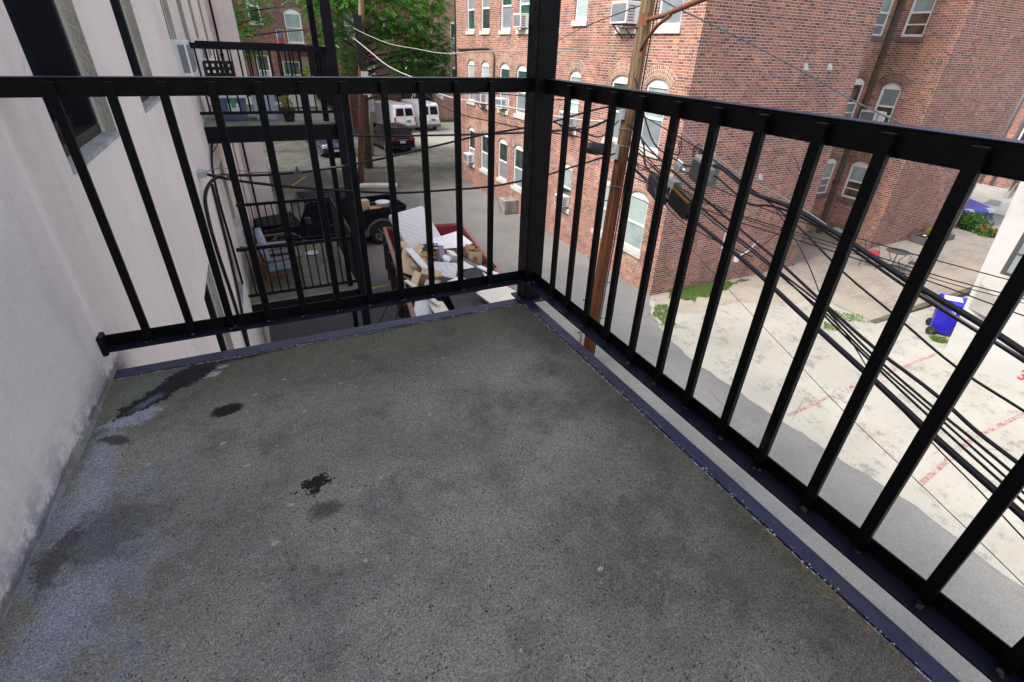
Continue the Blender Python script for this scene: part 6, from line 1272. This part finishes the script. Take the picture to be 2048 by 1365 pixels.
# ================================================================== VEGETATION
def fronds(mb, c, r, n, rnd, L=.42, lf=.085, flat=.75):
    c = Vector(c)
    for _ in range(n):
        d = Vector((rnd.gauss(0, 1), rnd.gauss(0, 1), rnd.gauss(0, 1))).normalized(); p = c + Vector((d.x, d.y, d.z*flat))*r*rnd.uniform(.35, 1.0)
        ax = (Vector((d.x, d.y, d.z*.3-.25)) + Vector((rnd.gauss(0, .5), rnd.gauss(0, .5), rnd.gauss(0, .25)))).normalized()
        sd_ = ax.cross(Vector((rnd.gauss(0, .35), rnd.gauss(0, .35), 1))).normalized(); nn = ax.cross(sd_)
        ll = L*rnd.uniform(.7, 1.25); k = 6
        for i in range(k):
            b = p + ax*ll*i/k - Z*.16*ll*(i/k)**2
            for s_ in (-1, 1):
                tip = b + sd_*s_*lf*2.0*(1-.35*i/k) + ax*lf*.9 - nn*lf*.15 - Z*lf*.5; m_ = (b+tip)/2; w_ = ax*lf*.42
                mb.face([b, m_-w_, tip, m_+w_])
rnd = random.Random(77)
tr = thing('street_tree', 'tall leafy green tree whose crown hangs over the far utility pole', 'tree', (4.6, 29.5, 0))
q = MB(); q.tube([(4.6, 29.5, 0), (4.7, 29.4, 3), (4.9, 29.2, 6), (5.0, 29.2, 9.5), (5.1, 29.3, 13)], [.26, .22, .18, .13, .07], 10)
clA = [(4.3,27.5,8.6,1.5),(5.6,27.8,8.3,1.5),(6.9,28,7.8,1.4),(3.2,28,7.9,1.2),(2.4,28.5,8.7,1.2),(5.2,28.2,7.2,1.2),(6.6,28.4,6.7,1.1),(7.9,28.6,7.2,1.2),(8.6,29,6.3,1.1),(7.4,28.4,5.9,.9),(9.3,29.2,5.6,.9),(9.9,29.5,5.0,.7),(8.2,28.6,5.1,.7),(6.3,28.2,5.7,.7),(3.7,28,6.4,.9),(3.0,28,6.9,.9),(4.2,28.3,5.6,.7),(4.0,28.3,4.9,.6),(8.9,29,7.7,1.1),(9.8,29.5,6.6,.8),(5.9,29,9.6,1.5),(7.6,29.2,9.2,1.5),(9.0,29.5,8.9,1.2),(3.2,28.6,9.9,1.4),(4.6,28,10.3,1.5),(8.3,29.0,6.2,.9),(7.0,28.2,5.0,.5),(9.2,29.0,4.6,.6)]
for (x, y, z, r_) in clA: q.tube([(4.9, 29.2, min(z-.8, 8.5)), ((4.9+x)/2, (29.2+y)/2, z-.35), (x, y, z)], [.07, .045, .015], 5)
q.build('trunk', 'bark', tr); q = MB()
for (x, y, z, r_) in clA: fronds(q, (x, y, z), r_, int(84*r_*r_+26), rnd)
q.build('crown', 'leaf', tr)
tr = thing('street_tree', 'second darker tree against the far left brick building above the neighbour railing', 'tree', (-1.9, 36.5, 0))
q = MB(); q.tube([(-1.9, 36.5, 0), (-1.8, 36.4, 4), (-1.6, 36.3, 8), (-1.5, 36.2, 12)], [.22, .18, .13, .07], 10)
clB = [(-.9,35.5,8.2,1.2),(.2,35.6,8.8,1.0),(-1.3,35.5,6.6,1.0),(-.3,35.6,7.2,.9),(.5,35.8,7.6,.6),(-.6,35.6,5.9,.7),(-1.9,35.6,8.0,1.3),(3.2,35.5,9.2,.8),(3.9,35.2,8.4,.8),(4.3,35,7.2,.7),(3.9,35,6.4,.6),(4.2,35.2,9.3,.8),(-1.0,35.5,9.6,1.3)]
for (x, y, z, r_) in clB: q.tube([(-1.65, 36.3, min(z-.8, 8.5)), ((-1.6+x)/2, (36.3+y)/2, z-.3), (x, y, z)], [.06, .04, .015], 5)
q.build('trunk', 'bark', tr); q = MB()
for (x, y, z, r_) in clB: fronds(q, (x, y, z), r_, int(50*r_*r_+16), rnd)
q.build('crown', 'leaf', tr)
q = MB()
for k in range(14): fronds(q, (10+k*1.5, 64+rnd.uniform(-2, 2), 12.2+rnd.uniform(-1, 2.0)), 2.2, 60, rnd, .9, .2)
tag(q.build('treetops', 'leafy'), 'bright sunlit treetops beyond the flat-roofed building', 'trees', kind='stuff')
def grass(name, label, poly, n, hgt, m='grass'):
    from mathutils.geometry import intersect_point_tri_2d
    q = MB(); xs = [p[0] for p in poly]; ys = [p[1] for p in poly]
    def inside(x, y):
        c = False; j = len(poly)-1
        for i in range(len(poly)):
            if (poly[i][1] > y) != (poly[j][1] > y) and x < (poly[j][0]-poly[i][0])*(y-poly[i][1])/(poly[j][1]-poly[i][1])+poly[i][0]: c = not c
            j = i
        return c
    k = 0
    while k < n:
        x, y = rnd.uniform(min(xs), max(xs)), rnd.uniform(min(ys), max(ys))
        if not inside(x, y): continue
        k += 1; a = rnd.uniform(0, 6.28); h = hgt*rnd.uniform(.4, 1.2); dx, dy = math.cos(a)*.012, math.sin(a)*.012; lx, ly = rnd.uniform(-.5, .5)*h, rnd.uniform(-.5, .5)*h
        q.face([(x-dx, y-dy, .008), (x+dx, y+dy, .008), (x+lx, y+ly, h)])
    return tag(q.build(name, m), label, 'grass', kind='stuff')
grass('grass_patch', 'long green grass strip at the foot of the brick side wall', wob([(9.75, 8.55), (9.6, 8.1), (10.2, 7.75), (11.2, 8.0), (12.3, 8.1), (13.0, 8.35), (12.0, 8.56)], .16, 4), 4300, .10)
grass('grass_patch', 'small tuft of grass at the corner of the alley and the pad', wob([(8.7, 7.9), (8.15, 7.3), (8.0, 6.7), (8.5, 6.9), (9.2, 7.5), (9.1, 7.9)], .13, 4), 1500, .07)
grass('grass_patch', 'ragged grass along the corner of the patio kerb', wob([(13.2, 5.9), (13.0, 5.5), (13.6, 4.9), (14.1, 4.7), (14.1, 5.1), (13.6, 5.6)], .14, 4), 600, .07)
grass('grass_patch', 'few weeds on the pad in front of the patio', wob([(12.7, 5.2), (12.3, 4.9), (12.6, 4.7), (12.9, 4.9)], .05, 2), 260, .08)
grass('weed_tuft', 'bright weed tuft at the foot of the blue bin', wob([(14.75, 3.45), (14.6, 3.25), (14.85, 3.05), (15.0, 3.25)], .05, 2), 420, .14)
grass('weed_tuft', 'thin weeds along the foot of the far building wall', [(15.1, 48.2), (20, 48.2), (20, 48.45), (15.1, 48.45)], 1500, .35)
